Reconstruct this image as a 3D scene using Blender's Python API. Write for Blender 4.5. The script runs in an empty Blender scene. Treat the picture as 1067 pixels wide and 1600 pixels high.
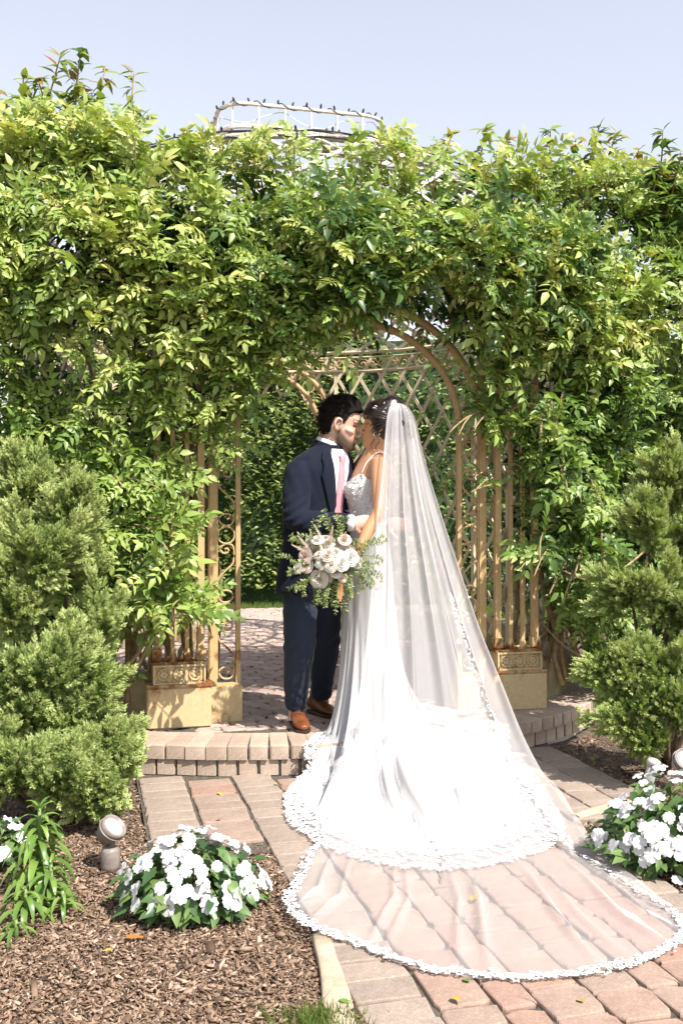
import bpy, bmesh, math, random
import numpy as np
from mathutils import Vector, Matrix, noise
from mathutils.bvhtree import BVHTree

random.seed(7); rng = np.random.default_rng(7)
R = math.radians; PI = math.pi
SC = bpy.context.scene
COL = SC.collection

# ------------------------------------------------------------------ camera, sky, sun, exposure
CAMH = 1.33; FPX = 1556.0
cam_d = bpy.data.cameras.new('camera'); cam = bpy.data.objects.new('camera', cam_d); COL.objects.link(cam)
cam.location = (0, 0, CAMH); cam.rotation_euler = (R(90), 0, 0)
cam_d.sensor_width = 36; cam_d.lens = 35.0; cam_d.clip_start = 0.05; cam_d.clip_end = 3000
SC.camera = cam
SUN = Vector((0.40, -0.46, 0.79)).normalized()          # direction towards the sun
world = bpy.data.worlds.new('World'); SC.world = world; world.use_nodes = True
wn = world.node_tree.nodes; wl = world.node_tree.links
sky = wn.new('ShaderNodeTexSky'); sky.sky_type = 'NISHITA'; sky.sun_disc = False
sky.sun_elevation = math.asin(SUN.z); sky.sun_rotation = math.atan2(SUN.x, SUN.y)
sky.air_density = 2.0; sky.dust_density = 0.8; sky.ozone_density = 5.0; sky.altitude = 0
hsv = wn.new('ShaderNodeHueSaturation'); hsv.inputs['Saturation'].default_value = 0.42; hsv.inputs['Hue'].default_value = 0.53; wl.new(sky.outputs[0], hsv.inputs['Color'])   # thin high haze
wl.new(hsv.outputs[0], wn['Background'].inputs[0]); wn['Background'].inputs[1].default_value = 0.125
sun_d = bpy.data.lights.new('sun', 'SUN'); sun = bpy.data.objects.new('sun', sun_d); COL.objects.link(sun)
sun_d.energy = 5.0; sun_d.angle = R(0.53); sun_d.color = (1.0, 0.955, 0.88)
sun.rotation_euler = (-SUN).to_track_quat('-Z', 'Y').to_euler(); sun.location = (4, -1, 8)
SC.view_settings.view_transform = 'Standard'; SC.view_settings.look = 'None'
SC.view_settings.exposure = 0.82; SC.view_settings.gamma = 1.0
SC.cycles.use_denoising = True
SC.cycles.transparent_max_bounces = 24; SC.cycles.max_bounces = 8; SC.cycles.diffuse_bounces = 2; SC.cycles.sample_clamp_indirect = 8

# ------------------------------------------------------------------ helpers
TH = math.atan2(0.247, 0.969)                            # the gate is turned 14 degrees
O = Vector((0.058, 5.79, 0)); MG = Matrix.Translation(O) @ Matrix.Rotation(TH, 4, 'Z')
PLAT = 0.155                                             # height of the brick platform
def P(px, py, Y): return Vector(((px - 533.5) / FPX * Y, Y, CAMH - (py - 800) / FPX * Y))
def G(px, py, z=0.0):
    Y = FPX * (CAMH - z) / (py - 800); return Vector(((px - 533.5) / FPX * Y, Y, z))
def LW(x, y, z): return MG @ Vector((x, y, z))
W = {}
def world_of(o): return W.get(o.name, Matrix.Identity(4))
def put(name, data, parent=None, M=None):
    o = bpy.data.objects.new(name, data); COL.objects.link(o)
    M = M if M is not None else Matrix.Identity(4)
    o.matrix_basis = M; W[o.name] = M.copy()
    if parent is not None:
        o.parent = parent; o.matrix_parent_inverse = world_of(parent).inverted()
    return o
def thing(name, label, cat, loc, group=None):
    o = put(name, None, None, Matrix.Translation(Vector(loc))); o.empty_display_size = 0.1
    o['label'] = label; o['category'] = cat
    if group: o['group'] = group
    return o
def tag(o, label, cat, group=None):
    o['label'] = label; o['category'] = cat
    if group: o['group'] = group
    return o
def mesh_np(name, V, faces, mat=None, smooth=False, tint=None, extra=None):
    V = np.asarray(V, dtype=np.float32).reshape(-1, 3)
    me = bpy.data.meshes.new(name)
    if not isinstance(faces, (list, tuple)): faces = [faces]
    faces = [np.asarray(f, dtype=np.int32) for f in faces if len(f)]
    nl = sum(f.size for f in faces); npoly = sum(len(f) for f in faces)
    me.vertices.add(len(V)); me.vertices.foreach_set('co', V.ravel())
    me.loops.add(nl); me.polygons.add(npoly)
    me.loops.foreach_set('vertex_index', np.concatenate([f.ravel() for f in faces]))
    tot = np.concatenate([np.full(len(f), f.shape[1], dtype=np.int32) for f in faces])
    me.polygons.foreach_set('loop_start', np.concatenate([[0], np.cumsum(tot)[:-1]]).astype(np.int32))
    if smooth: me.polygons.foreach_set('use_smooth', np.ones(npoly, dtype=bool))
    me.update(calc_edges=True)
    if tint is not None:
        a = me.attributes.new('tint', 'FLOAT', 'POINT'); a.data.foreach_set('value', np.asarray(tint, dtype=np.float32))
    for k, v in (extra or {}).items():
        a = me.attributes.new(k, 'FLOAT', 'POINT'); a.data.foreach_set('value', np.asarray(v, dtype=np.float32))
    if mat: me.materials.append(mat)
    return me
class MB:
    """collects shapes into one mesh"""
    def __init__(s): s.v = []; s.f = []; s.n = 0
    def add(s, V, faces):
        V = np.asarray(V, dtype=float).reshape(-1, 3); s.v.append(V)
        for f in faces: s.f.append(tuple(i + s.n for i in f))
        s.n += len(V)
    def box(s, c, d, M=None):
        x, y, z = d[0] / 2, d[1] / 2, d[2] / 2
        V = [Vector((c[0] + a * x, c[1] + b * y, c[2] + e * z)) for a in (-1, 1) for b in (-1, 1) for e in (-1, 1)]
        if M is not None: V = [M @ p for p in V]
        s.add([tuple(p) for p in V], [(0, 1, 3, 2), (4, 6, 7, 5), (0, 4, 5, 1), (2, 3, 7, 6), (0, 2, 6, 4), (1, 5, 7, 3)])
    def tube(s, pts, rad, n=8, ref=None, cap=True, closed=False):
        V, F = tube_np(pts, rad, n, ref, cap, closed); s.add(V, F)
    def lathe(s, prof, c=(0, 0, 0), n=20, M=None):
        V = []; F = []
        for r, z in prof:
            for k in range(n):
                a = 2 * PI * k / n; p = Vector((c[0] + r * math.cos(a), c[1] + r * math.sin(a), c[2] + z))
                V.append(tuple(M @ p if M is not None else p))
        for i in range(len(prof) - 1):
            for k in range(n): F.append((i * n + k, i * n + (k + 1) % n, (i + 1) * n + (k + 1) % n, (i + 1) * n + k))
        F.append(tuple(range(n - 1, -1, -1))); F.append(tuple((len(prof) - 1) * n + k for k in range(n)))
        s.add(V, F)
    def mesh(s, name, mat, smooth=False):
        me = bpy.data.meshes.new(name); me.from_pydata(np.concatenate(s.v).tolist(), [], s.f)
        if smooth: me.polygons.foreach_set('use_smooth', np.ones(len(me.polygons), dtype=bool))
        if mat: me.materials.append(mat)
        me.update(); return me
    def build(s, name, mat, parent=None, M=None, smooth=False): return put(name, s.mesh(name, mat, smooth), parent, M)
def tube_np(pts, rad, n=8, ref=None, cap=True, closed=False):
    """tube along pts; rad = number, list of numbers or list of (a, b); ref = direction that a points to"""
    pts = [Vector(p) for p in pts]; m = len(pts)
    if isinstance(rad, (int, float)): rad = [rad] * m
    if isinstance(rad, tuple): rad = [rad] * m
    V = []; prev = Vector(ref) if ref is not None else None
    for i, p in enumerate(pts):
        if closed: t = pts[(i + 1) % m] - pts[i - 1]
        else: t = pts[min(i + 1, m - 1)] - pts[max(i - 1, 0)]
        if t.length < 1e-9: t = Vector((0, 0, 1))
        t.normalize()
        if prev is None: prev = Vector((1, 0, 0)) if abs(t.x) < 0.8 else Vector((0, 1, 0))
        base = Vector(ref) if ref is not None else prev
        x = base - t * base.dot(t)
        if x.length < 1e-4: x = prev - t * prev.dot(t)
        x.normalize(); y = t.cross(x); prev = x
        a, b = rad[i] if isinstance(rad[i], (tuple, list)) else (rad[i], rad[i])
        for k in range(n):
            w = 2 * PI * k / n; q = p + x * (a * math.cos(w)) + y * (b * math.sin(w)); V.append((q.x, q.y, q.z))
    F = []
    for i in range(m if closed else m - 1):
        j = (i + 1) % m
        for k in range(n): F.append((i * n + k, i * n + (k + 1) % n, j * n + (k + 1) % n, j * n + k))
    if cap and not closed:
        F.append(tuple(range(n - 1, -1, -1))); F.append(tuple((m - 1) * n + k for k in range(n)))
    return V, F
def crom(pts, per=6, closed=False):
    """Catmull-Rom through points of any dimension"""
    A = np.asarray([tuple(p) for p in pts], dtype=float); n = len(A); out = []
    rngi = range(n) if closed else range(n - 1)
    for i in rngi:
        if closed: p0, p1, p2, p3 = A[(i - 1) % n], A[i], A[(i + 1) % n], A[(i + 2) % n]
        else: p0, p1, p2, p3 = A[max(i - 1, 0)], A[i], A[i + 1], A[min(i + 2, n - 1)]
        for k in range(per):
            t = k / per
            out.append(0.5 * (2 * p1 + (p2 - p0) * t + (2 * p0 - 5 * p1 + 4 * p2 - p3) * t * t + (3 * p1 - p0 - 3 * p2 + p3) * t ** 3))
    if not closed: out.append(A[-1])
    return np.array(out)
def interp(x, xs, ys): return np.interp(x, xs, ys)
def nz(x, y, z=0.0): return noise.noise(Vector((x, y, z)))

# ------------------------------------------------------------------ materials
def new_mat(name):
    m = bpy.data.materials.new(name); m.use_nodes = True
    nt = m.node_tree; b = nt.nodes['Principled BSDF']; return m, nt, b
def ramp(nt, fac, stops):
    r = nt.nodes.new('ShaderNodeValToRGB'); e = r.color_ramp.elements
    while len(e) < len(stops): e.new(0.5)
    for i, (p, c) in enumerate(stops): e[i].position = p; e[i].color = (*c, 1)
    nt.links.new(fac, r.inputs[0]); return r.outputs[0]
def noise_tex(nt, scale, detail=4, rough=0.55, coord='Object', dist=0.0):
    tc = nt.nodes.new('ShaderNodeTexCoord'); n = nt.nodes.new('ShaderNodeTexNoise')
    n.inputs['Scale'].default_value = scale; n.inputs['Detail'].default_value = detail
    n.inputs['Roughness'].default_value = rough; n.inputs['Distortion'].default_value = dist
    nt.links.new(tc.outputs[coord], n.inputs['Vector']); return n.outputs['Fac']
def math_node(nt, op, a, b):
    n = nt.nodes.new('ShaderNodeMath'); n.operation = op
    for i, v in enumerate((a, b)):
        if isinstance(v, (int, float)): n.inputs[i].default_value = v
        else: nt.links.new(v, n.inputs[i])
    return n.outputs[0]
def mixc(nt, fac, a, b, mode='MIX'):
    n = nt.nodes.new('ShaderNodeMix'); n.data_type = 'RGBA'; n.blend_type = mode
    if isinstance(fac, (int, float)): n.inputs[0].default_value = fac
    else: nt.links.new(fac, n.inputs[0])
    for i, v in ((6, a), (7, b)):
        if isinstance(v, tuple): n.inputs[i].default_value = (*v, 1)
        else: nt.links.new(v, n.inputs[i])
    return n.outputs[2]
def bump(nt, b, h, strength=0.3, dist=0.01):
    n = nt.nodes.new('ShaderNodeBump'); n.inputs['Strength'].default_value = strength; n.inputs['Distance'].default_value = dist
    nt.links.new(h, n.inputs['Height']); nt.links.new(n.outputs[0], b.inputs['Normal'])
def simple(name, c1, c2, scale=20, rough=0.7, bs=0.25, bd=0.004, spec=0.4, coord='Object', metal=0.0):
    m, nt, b = new_mat(name); f = noise_tex(nt, scale, 5, 0.6, coord)
    nt.links.new(ramp(nt, f, [(0.3, c1), (0.7, c2)]), b.inputs['Base Color'])
    b.inputs['Roughness'].default_value = rough; b.inputs['Specular IOR Level'].default_value = spec; b.inputs['Metallic'].default_value = metal
    if bs: bump(nt, b, noise_tex(nt, scale * 4, 4, 0.6, coord), bs, bd)
    return m
def leaf_mat(name, stops, rough=0.42, trans=0.35, per_object=False, spec=0.5, tr_gain=(1.25, 1.3, 0.6)):
    """foliage: colour from the per-leaf tint, light passes through the blade"""
    m, nt, b = new_mat(name)
    if per_object: t = nt.nodes.new('ShaderNodeObjectInfo').outputs['Random']
    else:
        a = nt.nodes.new('ShaderNodeAttribute'); a.attribute_name = 'tint'; t = a.outputs['Fac']
    c = ramp(nt, t, stops)
    nt.links.new(c, b.inputs['Base Color']); b.inputs['Roughness'].default_value = rough; b.inputs['Specular IOR Level'].default_value = spec
    tl = nt.nodes.new('ShaderNodeBsdfTranslucent'); nt.links.new(mixc(nt, 1.0, c, tr_gain, 'MULTIPLY'), tl.inputs[0])
    mx = nt.nodes.new('ShaderNodeMixShader'); mx.inputs[0].default_value = trans
    nt.links.new(b.outputs[0], mx.inputs[1]); nt.links.new(tl.outputs[0], mx.inputs[2])
    nt.links.new(mx.outputs[0], nt.nodes['Material Output'].inputs[0]); return m
def paver_mat(name, stops, scale=60):
    m, nt, b = new_mat(name); oi = nt.nodes.new('ShaderNodeObjectInfo')
    base = ramp(nt, oi.outputs['Random'], stops)
    f = noise_tex(nt, 9, 5, 0.65); g = noise_tex(nt, scale * 2.2, 3, 0.7)
    c = mixc(nt, 1.0, base, ramp(nt, f, [(0.25, (0.72, 0.70, 0.70)), (0.75, (1.12, 1.1, 1.06))]), 'MULTIPLY')
    c = mixc(nt, 1.0, c, ramp(nt, g, [(0.3, (0.78, 0.78, 0.78)), (0.62, (1.05, 1.05, 1.05)), (0.72, (1.5, 1.48, 1.45))]), 'MULTIPLY')
    nt.links.new(c, b.inputs['Base Color']); b.inputs['Roughness'].default_value = 0.85; b.inputs['Specular IOR Level'].default_value = 0.25
    bump(nt, b, math_node(nt, 'ADD', f, math_node(nt, 'MULTIPLY', g, 0.35)), 0.5, 0.006); return m
M_PAVER = paver_mat('paver_mixed', [(0.0, (0.35, 0.225, 0.175)), (0.3, (0.35, 0.245, 0.195)), (0.55, (0.33, 0.25, 0.205)), (0.8, (0.36, 0.255, 0.205)), (1.0, (0.30, 0.235, 0.195))])
M_BORDER = paver_mat('paver_grey', [(0.0, (0.30, 0.24, 0.20)), (0.5, (0.33, 0.265, 0.22)), (1.0, (0.36, 0.29, 0.24))])
M_BRICK = paver_mat('step_brick', [(0.0, (0.38, 0.29, 0.23)), (0.5, (0.44, 0.345, 0.275)), (1.0, (0.47, 0.38, 0.31))])
M_COBBLE = paver_mat('cobble', [(0.0, (0.36, 0.28, 0.25)), (0.5, (0.42, 0.32, 0.28)), (1.0, (0.46, 0.36, 0.31))])
M_JOINT = simple('joint_sand', (0.05, 0.04, 0.03), (0.13, 0.105, 0.08), 40, 0.95)
M_MORTAR = simple('pale_mortar', (0.42, 0.38, 0.31), (0.55, 0.50, 0.42), 30, 0.95)
M_SOIL = simple('mulch_soil', (0.08, 0.055, 0.04), (0.20, 0.14, 0.105), 22, 0.95, 0.8, 0.02)
M_LAWN = simple('lawn_soil', (0.10, 0.15, 0.03), (0.20, 0.24, 0.06), 6, 0.9)
M_STONE = simple('edging_stone', (0.34, 0.25, 0.17), (0.50, 0.40, 0.30), 14, 0.85, 0.4, 0.01)
def painted_iron(name, c, rustiness, zc=0.47, sharp=5.0, gain=0.30):
    m, nt, b = new_mat(name)
    f = noise_tex(nt, 7, 8, 0.72, 'Object', 0.4); g = noise_tex(nt, 45, 4, 0.6)
    base = mixc(nt, ramp(nt, g, [(0.3, (0, 0, 0)), (0.8, (1, 1, 1))]), c, tuple(x * 0.78 for x in c))
    tc = nt.nodes.new('ShaderNodeTexCoord'); sp = nt.nodes.new('ShaderNodeSeparateXYZ'); nt.links.new(tc.outputs['Object'], sp.inputs[0])
    # rust collects on the ledges above the blocks
    near = math_node(nt, 'SUBTRACT', 1.0, math_node(nt, 'MULTIPLY', math_node(nt, 'ABSOLUTE', math_node(nt, 'SUBTRACT', sp.outputs[2], zc), 0.0), sharp))
    near = math_node(nt, 'MULTIPLY', math_node(nt, 'MAXIMUM', near, 0.0), gain)
    k = math_node(nt, 'ADD', math_node(nt, 'ADD', f, near), rustiness)
    r = ramp(nt, k, [(0.60, (0, 0, 0)), (0.72, (1, 1, 1))])
    rust = ramp(nt, g, [(0.3, (0.10, 0.035, 0.012)), (0.7, (0.30, 0.11, 0.03))])
    nt.links.new(mixc(nt, r, base, rust), b.inputs['Base Color']); b.inputs['Roughness'].default_value = 0.62; b.inputs['Specular IOR Level'].default_value = 0.3
    bump(nt, b, f, 0.3, 0.004); return m
M_IRON = painted_iron('tan_painted_iron', (0.56, 0.385, 0.19), -0.03, 0.52, 9.0, 0.22)
M_BLOCK = painted_iron('cream_painted_block', (0.55, 0.42, 0.235), 0.0, 0.376, 14.0, 0.15)
M_CREAM = simple('cream_lattice_paint', (0.52, 0.43, 0.28), (0.64, 0.54, 0.37), 12, 0.6, 0.2)
M_WHITELATH = simple('white_lattice_paint', (0.50, 0.44, 0.36), (0.70, 0.63, 0.54), 12, 0.6, 0.2)
M_CONC = simple('mossy_concrete', (0.22, 0.20, 0.11), (0.40, 0.35, 0.21), 8, 0.9, 0.5, 0.01)
M_BARK = simple('vine_bark', (0.20, 0.13, 0.07), (0.42, 0.30, 0.17), 30, 0.85, 0.6, 0.006)
M_DARKBARK = simple('dark_bark', (0.06, 0.04, 0.025), (0.16, 0.11, 0.07), 30, 0.9, 0.6, 0.006)
M_BLACK = simple('black_cable', (0.015, 0.015, 0.015), (0.03, 0.03, 0.03), 30, 0.5, 0.0)
M_WCABLE = simple('white_cable', (0.6, 0.6, 0.58), (0.75, 0.75, 0.72), 30, 0.5, 0.0)
# ------------------------------------------------------------------ ground, path, platform
CX, CY, RW, RP = 0.0, 1.8, 1.95, 2.46                     # gazebo centre, wall and platform radius (gate frame)
PCX, PCY = -0.18, 1.78
def on_platform(p):
    q = MG.inverted() @ Vector((p[0], p[1], 0)); return math.hypot(q.x - PCX, q.y - PCY) < RP
def ground_h(x, y): return PLAT if on_platform((x, y)) else 0.0
def struct(o): o['kind'] = 'structure'; return o
n = 150
gx = np.concatenate([[-900, -60, -15], np.linspace(-6, 6, n), [15, 60, 900]]); gy = np.concatenate([[-300, -20], np.linspace(1.2, 16, n), [40, 120, 1500]])
V = np.array([[x, y, (-0.025 + 0.018 * nz(x * 2.1, y * 2.1) + 0.010 * nz(x * 7, y * 7, 3)) if abs(x) < 7 and 1 < y < 17 else -0.04] for y in gy for x in gx])
nx = len(gx); F = np.array([[j * nx + i, j * nx + i + 1, (j + 1) * nx + i + 1, (j + 1) * nx + i] for j in range(len(gy) - 1) for i in range(nx - 1)])
ground = struct(put('ground', mesh_np('ground', V, F, M_SOIL, True)))
# lawn behind the gazebo
m = MB(); N = 30
V = [(x, y, 0.035 + 0.02 * nz(x, y)) for y in np.linspace(11.3, 30, N) for x in np.linspace(-14, 14, N)]
m.add(V, [(j * N + i, j * N + i + 1, (j + 1) * N + i + 1, (j + 1) * N + i) for j in range(N - 1) for i in range(N - 1)])
lawn = struct(m.build('lawn', M_LAWN))

def rbox_mesh(name, sx, sy, sz, bev, mat, corner=0.0, jit=0.0, seed=0):
    """paving unit: rounded corners in plan, chamfered top; origin in the middle of its base"""
    r = random.Random(seed); pts = []
    for (cx, cy, a0) in ((1, 1, 0), (-1, 1, 90), (-1, -1, 180), (1, -1, 270)):
        for a in ((20, 70) if corner < 0.012 else (0, 45, 90)):
            an = R(a0 + a); rr = max(corner, 0.004) * (1 + r.uniform(-jit, jit) * 3)
            pts.append((cx * (sx / 2 - rr) + rr * math.cos(an) + r.uniform(-jit, jit) * 0.02, cy * (sy / 2 - rr) + rr * math.sin(an) + r.uniform(-jit, jit) * 0.02))
    k = len(pts); V = []
    for (ins, z) in ((0, 0), (0, sz - bev), (bev * 0.35, sz - bev * 0.3), (bev * 1.2, sz)):
        for (x, y) in pts:
            l = math.hypot(x, y); f = (l - ins) / l; V.append((x * f, y * f, z))
    F = [(i * k + j, i * k + (j + 1) % k, (i + 1) * k + (j + 1) % k, (i + 1) * k + j) for i in range(3) for j in range(k)]
    V.append((0, 0, sz)); F += [(3 * k + j, 3 * k + (j + 1) % k, len(V) - 1) for j in range(k)]
    me = bpy.data.meshes.new(name); me.from_pydata(V, [], F); me.materials.append(mat); me.update(); return me
# path: sand bed and its pavers
m = MB()
m.add([(-0.79, -5.2, -0.004), (0.53, -5.2, -0.004), (0.53, -0.4, -0.004), (-0.79, -0.4, -0.004)], [(0, 1, 2, 3)])
m.add([(-1.25, -1.75, -0.004), (-0.79, -1.75, -0.004), (-0.79, 0.0, -0.004), (-1.25, 0.0, -0.004)], [(0, 1, 2, 3)])
m.add([(0.53, -1.62, -0.004), (1.02, -1.42, -0.004), (1.11, 0.2, -0.004), (0.53, 0.2, -0.004)], [(0, 1, 2, 3)])
path = struct(m.build('path', M_JOINT, None, MG))
pav_cache = {}
def paver(lx, ly, sx, sy, mat, corner, rot=0.0):
    key = (round(sx, 3), round(sy, 3), mat.name, random.randrange(3))
    if key not in pav_cache: pav_cache[key] = rbox_mesh('paver', sx, sy, 0.05, 0.007, mat, corner, 0.25, len(pav_cache))
    Mx = MG @ Matrix.Translation((lx, ly, -0.043 + random.uniform(-0.0035, 0.0035))) @ Matrix.Rotation(rot + random.uniform(-0.008, 0.008), 4, 'Z') @ Matrix.Rotation(random.uniform(-0.008, 0.008), 4, 'X') @ Matrix.Rotation(random.uniform(-0.008, 0.008), 4, 'Y')
    return put('paver', pav_cache[key], path, Mx)
def free(lx, ly): return math.hypot(lx - PCX, ly - PCY) > RP + 0.035
cols = [(-0.585, 0.165), (-0.42, 0.11), (-0.31, 0.165), (-0.145, 0.165), (0.02, 0.11), (0.13, 0.185)]
JO = 0.006
for (x0, w) in cols:
    y = -0.25 - random.uniform(0, 0.1)
    while y > -3.75:
        l = random.choice([0.11, 0.165, 0.165, 0.165, 0.235])
        if free(x0 + w / 2, y - l * 0.5): paver(x0 + w / 2, y - l / 2, w - JO, l - JO, M_PAVER, 0.022)
        y -= l
for xc in (-0.69, 0.42):
    y = -0.25
    while y > -3.75:
        if free(xc, y - 0.06): paver(xc, y - 0.06, 0.20 - JO, 0.12 - JO, M_BORDER, 0.008)
        y -= 0.12
# aprons left and right of the path below the step
for xc, ws in ((-1.13, 0.22), (-0.905, 0.22)):
    y = -0.2
    while y > -1.62:
        l = 0.12 if xc < -1 else random.choice([0.12, 0.165])
        if free(xc, y - l / 2): paver(xc, y - l / 2, ws - JO, l - JO, M_BORDER if xc < -1 else M_PAVER, 0.008)
        y -= l
for x0, w in ((0.535, 0.165), (0.70, 0.165), (0.865, 0.19)):
    y = 0.3
    while y > -1.35 - (1.05 - x0) * 0.5:
        l = 0.12 if x0 > 0.8 else random.choice([0.165, 0.2, 0.235])
        if free(x0 + w / 2, y - l / 2): paver(x0 + w / 2, y - l / 2, w - JO, l - JO, M_BORDER, 0.008)
        y -= l
# pale mortar kerb closing the right apron
m = MB(); m.tube([(0.56, -1.66, 0.0), (0.8, -1.555, 0.004), (1.03, -1.45, 0.0)], [(0.035, 0.02)] * 3, 8, (0.4, -1, 0))
put('kerb', m.mesh('kerb', M_STONE), path, MG)

# platform: circular brick terrace
m = MB(); na = 72
m.lathe([(RP - 0.04, -0.05), (RP - 0.04, PLAT - 0.02)], (PCX, PCY, 0), 96)
platform = struct(m.build('platform', M_MORTAR, None, MG))
bw = 0.105; nb = int(2 * PI * RP / bw)
cap_me = [rbox_mesh('brick', bw - 0.009, 0.30, 0.072, 0.007, M_BRICK, 0.006, 0.25, 50 + k) for k in range(3)]
ris_me = [rbox_mesh('brick', bw - 0.012, 0.05, 0.082, 0.004, M_BRICK, 0.005, 0.3, 60 + k) for k in range(3)]
for k in range(nb):
    a = 2 * PI * (k + 0.5) / nb - PI / 2
    d = (a + PI / 2 + PI) % (2 * PI) - PI
    if abs(d) > 1.75: continue
    for me, rr, z in ((random.choice(cap_me), RP + 0.012 - 0.15, PLAT - 0.072), (random.choice(ris_me), RP - 0.033, 0.0)):
        b = a + (PI / nb if z == 0 else 0)
        put('brick', me, platform, MG @ Matrix.Translation((PCX + rr * math.cos(b), PCY + rr * math.sin(b), z + random.uniform(-0.002, 0.002))) @ Matrix.Rotation(b + PI / 2 + random.uniform(-0.02, 0.02), 4, 'Z'))
# terrace floor and the paving behind it: rounded cobbles, the nearest ones singly
m = MB()
V = [(-3, 3.0, PLAT - 0.014), (3, 3.0, PLAT - 0.014), (3, 6.6, PLAT - 0.02), (-3, 6.6, PLAT - 0.02)]
m.add(V, [(0, 1, 2, 3)]); m.box((0, 4.8, PLAT - 0.1), (6, 3.6, 0.15))
terrace = struct(m.build('paving', M_JOINT, None, MG))
m = MB(); m.lathe([(RP - 0.30, PLAT - 0.05), (RP - 0.30, PLAT - 0.010)], (PCX, PCY, 0), 96)
struct(m.build('terrace_bed', M_JOINT, platform, MG))
cob_me = [rbox_mesh('cobble', 0.137, 0.117, 0.03, 0.010, M_COBBLE, 0.038, 0.45, 80 + k) for k in range(5)]
spots = []
row = 0; y = -0.55
while y < 6.5:
    x = -2.2 + (row % 2) * 0.07
    while x < 2.2:
        r = math.hypot(x - PCX, y - PCY)
        if (r < RP - 0.36) or y > PCY + 1.6:
            w = LW(x, y, 0); px = 533.5 + w.x / w.y * FPX
            spots.append((0 if 370 < px < 735 else 1, w.y, x, y))
        x += 0.142
    y += 0.122; row += 1
spots.sort(); rest_v = []; rest_f = []; nv = 0
for i, (_, _, x, y) in enumerate(spots):
    me = cob_me[random.randrange(5)]
    T = Matrix.Translation((x + random.uniform(-.006, .006), y + random.uniform(-.006, .006), PLAT - 0.03 + random.uniform(-0.003, 0.002))) @ Matrix.Rotation(random.choice((0, PI)) + random.uniform(-0.12, 0.12), 4, 'Z')
    if i < 300: put('cobble', me, platform if y < PCY + 1.6 else terrace, MG @ T)
    else:
        vs = [MG @ T @ v.co for v in me.vertices]; rest_v += vs
        rest_f += [tuple(j + nv for j in p.vertices) for p in me.polygons]; nv += len(vs)
me = bpy.data.meshes.new('cobbles'); me.from_pydata(rest_v, [], rest_f); me.materials.append(M_COBBLE)
o = put('far_cobbles', me, platform); o['kind'] = 'stuff'

# cream edging stone along the path in the left bed
V = []; sec = [(488, 1462), (500, 1520), (505, 1560), (515, 1610), (520, 1660)]; sec2 = [(515, 1466), (535, 1520), (548, 1570), (556, 1620), (562, 1660)]
m = MB(); rings = []
for (a, b) in zip(crom(sec, 3), crom(sec2, 3)):
    pa, pb = G(*a), G(*b); c = (pa + pb) / 2; rings.append((c + Vector((0, 0, 0.0)), ((pb - pa).length / 2, 0.028)))
nn = 14; V = []
for i, (c, (a, h)) in enumerate(rings):
    for k in range(nn):
        w = 2 * PI * k / nn; x = math.copysign(abs(math.cos(w)) ** 0.35, math.cos(w)) * a * (1 + 0.10 * nz(i * 0.7, k * 0.9)); z = math.copysign(abs(math.sin(w)) ** 0.45, math.sin(w)) * 0.016; V.append((c.x + x, c.y + 0.1 * x, -0.004 + z + 0.004 * nz(i * 0.9, k * 1.3, 4)))
m.add(V, [(i * nn + k, i * nn + (k + 1) % nn, (i + 1) * nn + (k + 1) % nn, (i + 1) * nn + k) for i in range(len(rings) - 1) for k in range(nn)] + [tuple(range(nn - 1, -1, -1)), tuple((len(rings) - 1) * nn + k for k in range(nn))])
eo = m.build('edging_stone', M_STONE, None, None, True); tag(eo, 'long cream edging stone between the mulch bed and the path', 'edging stone')
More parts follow.
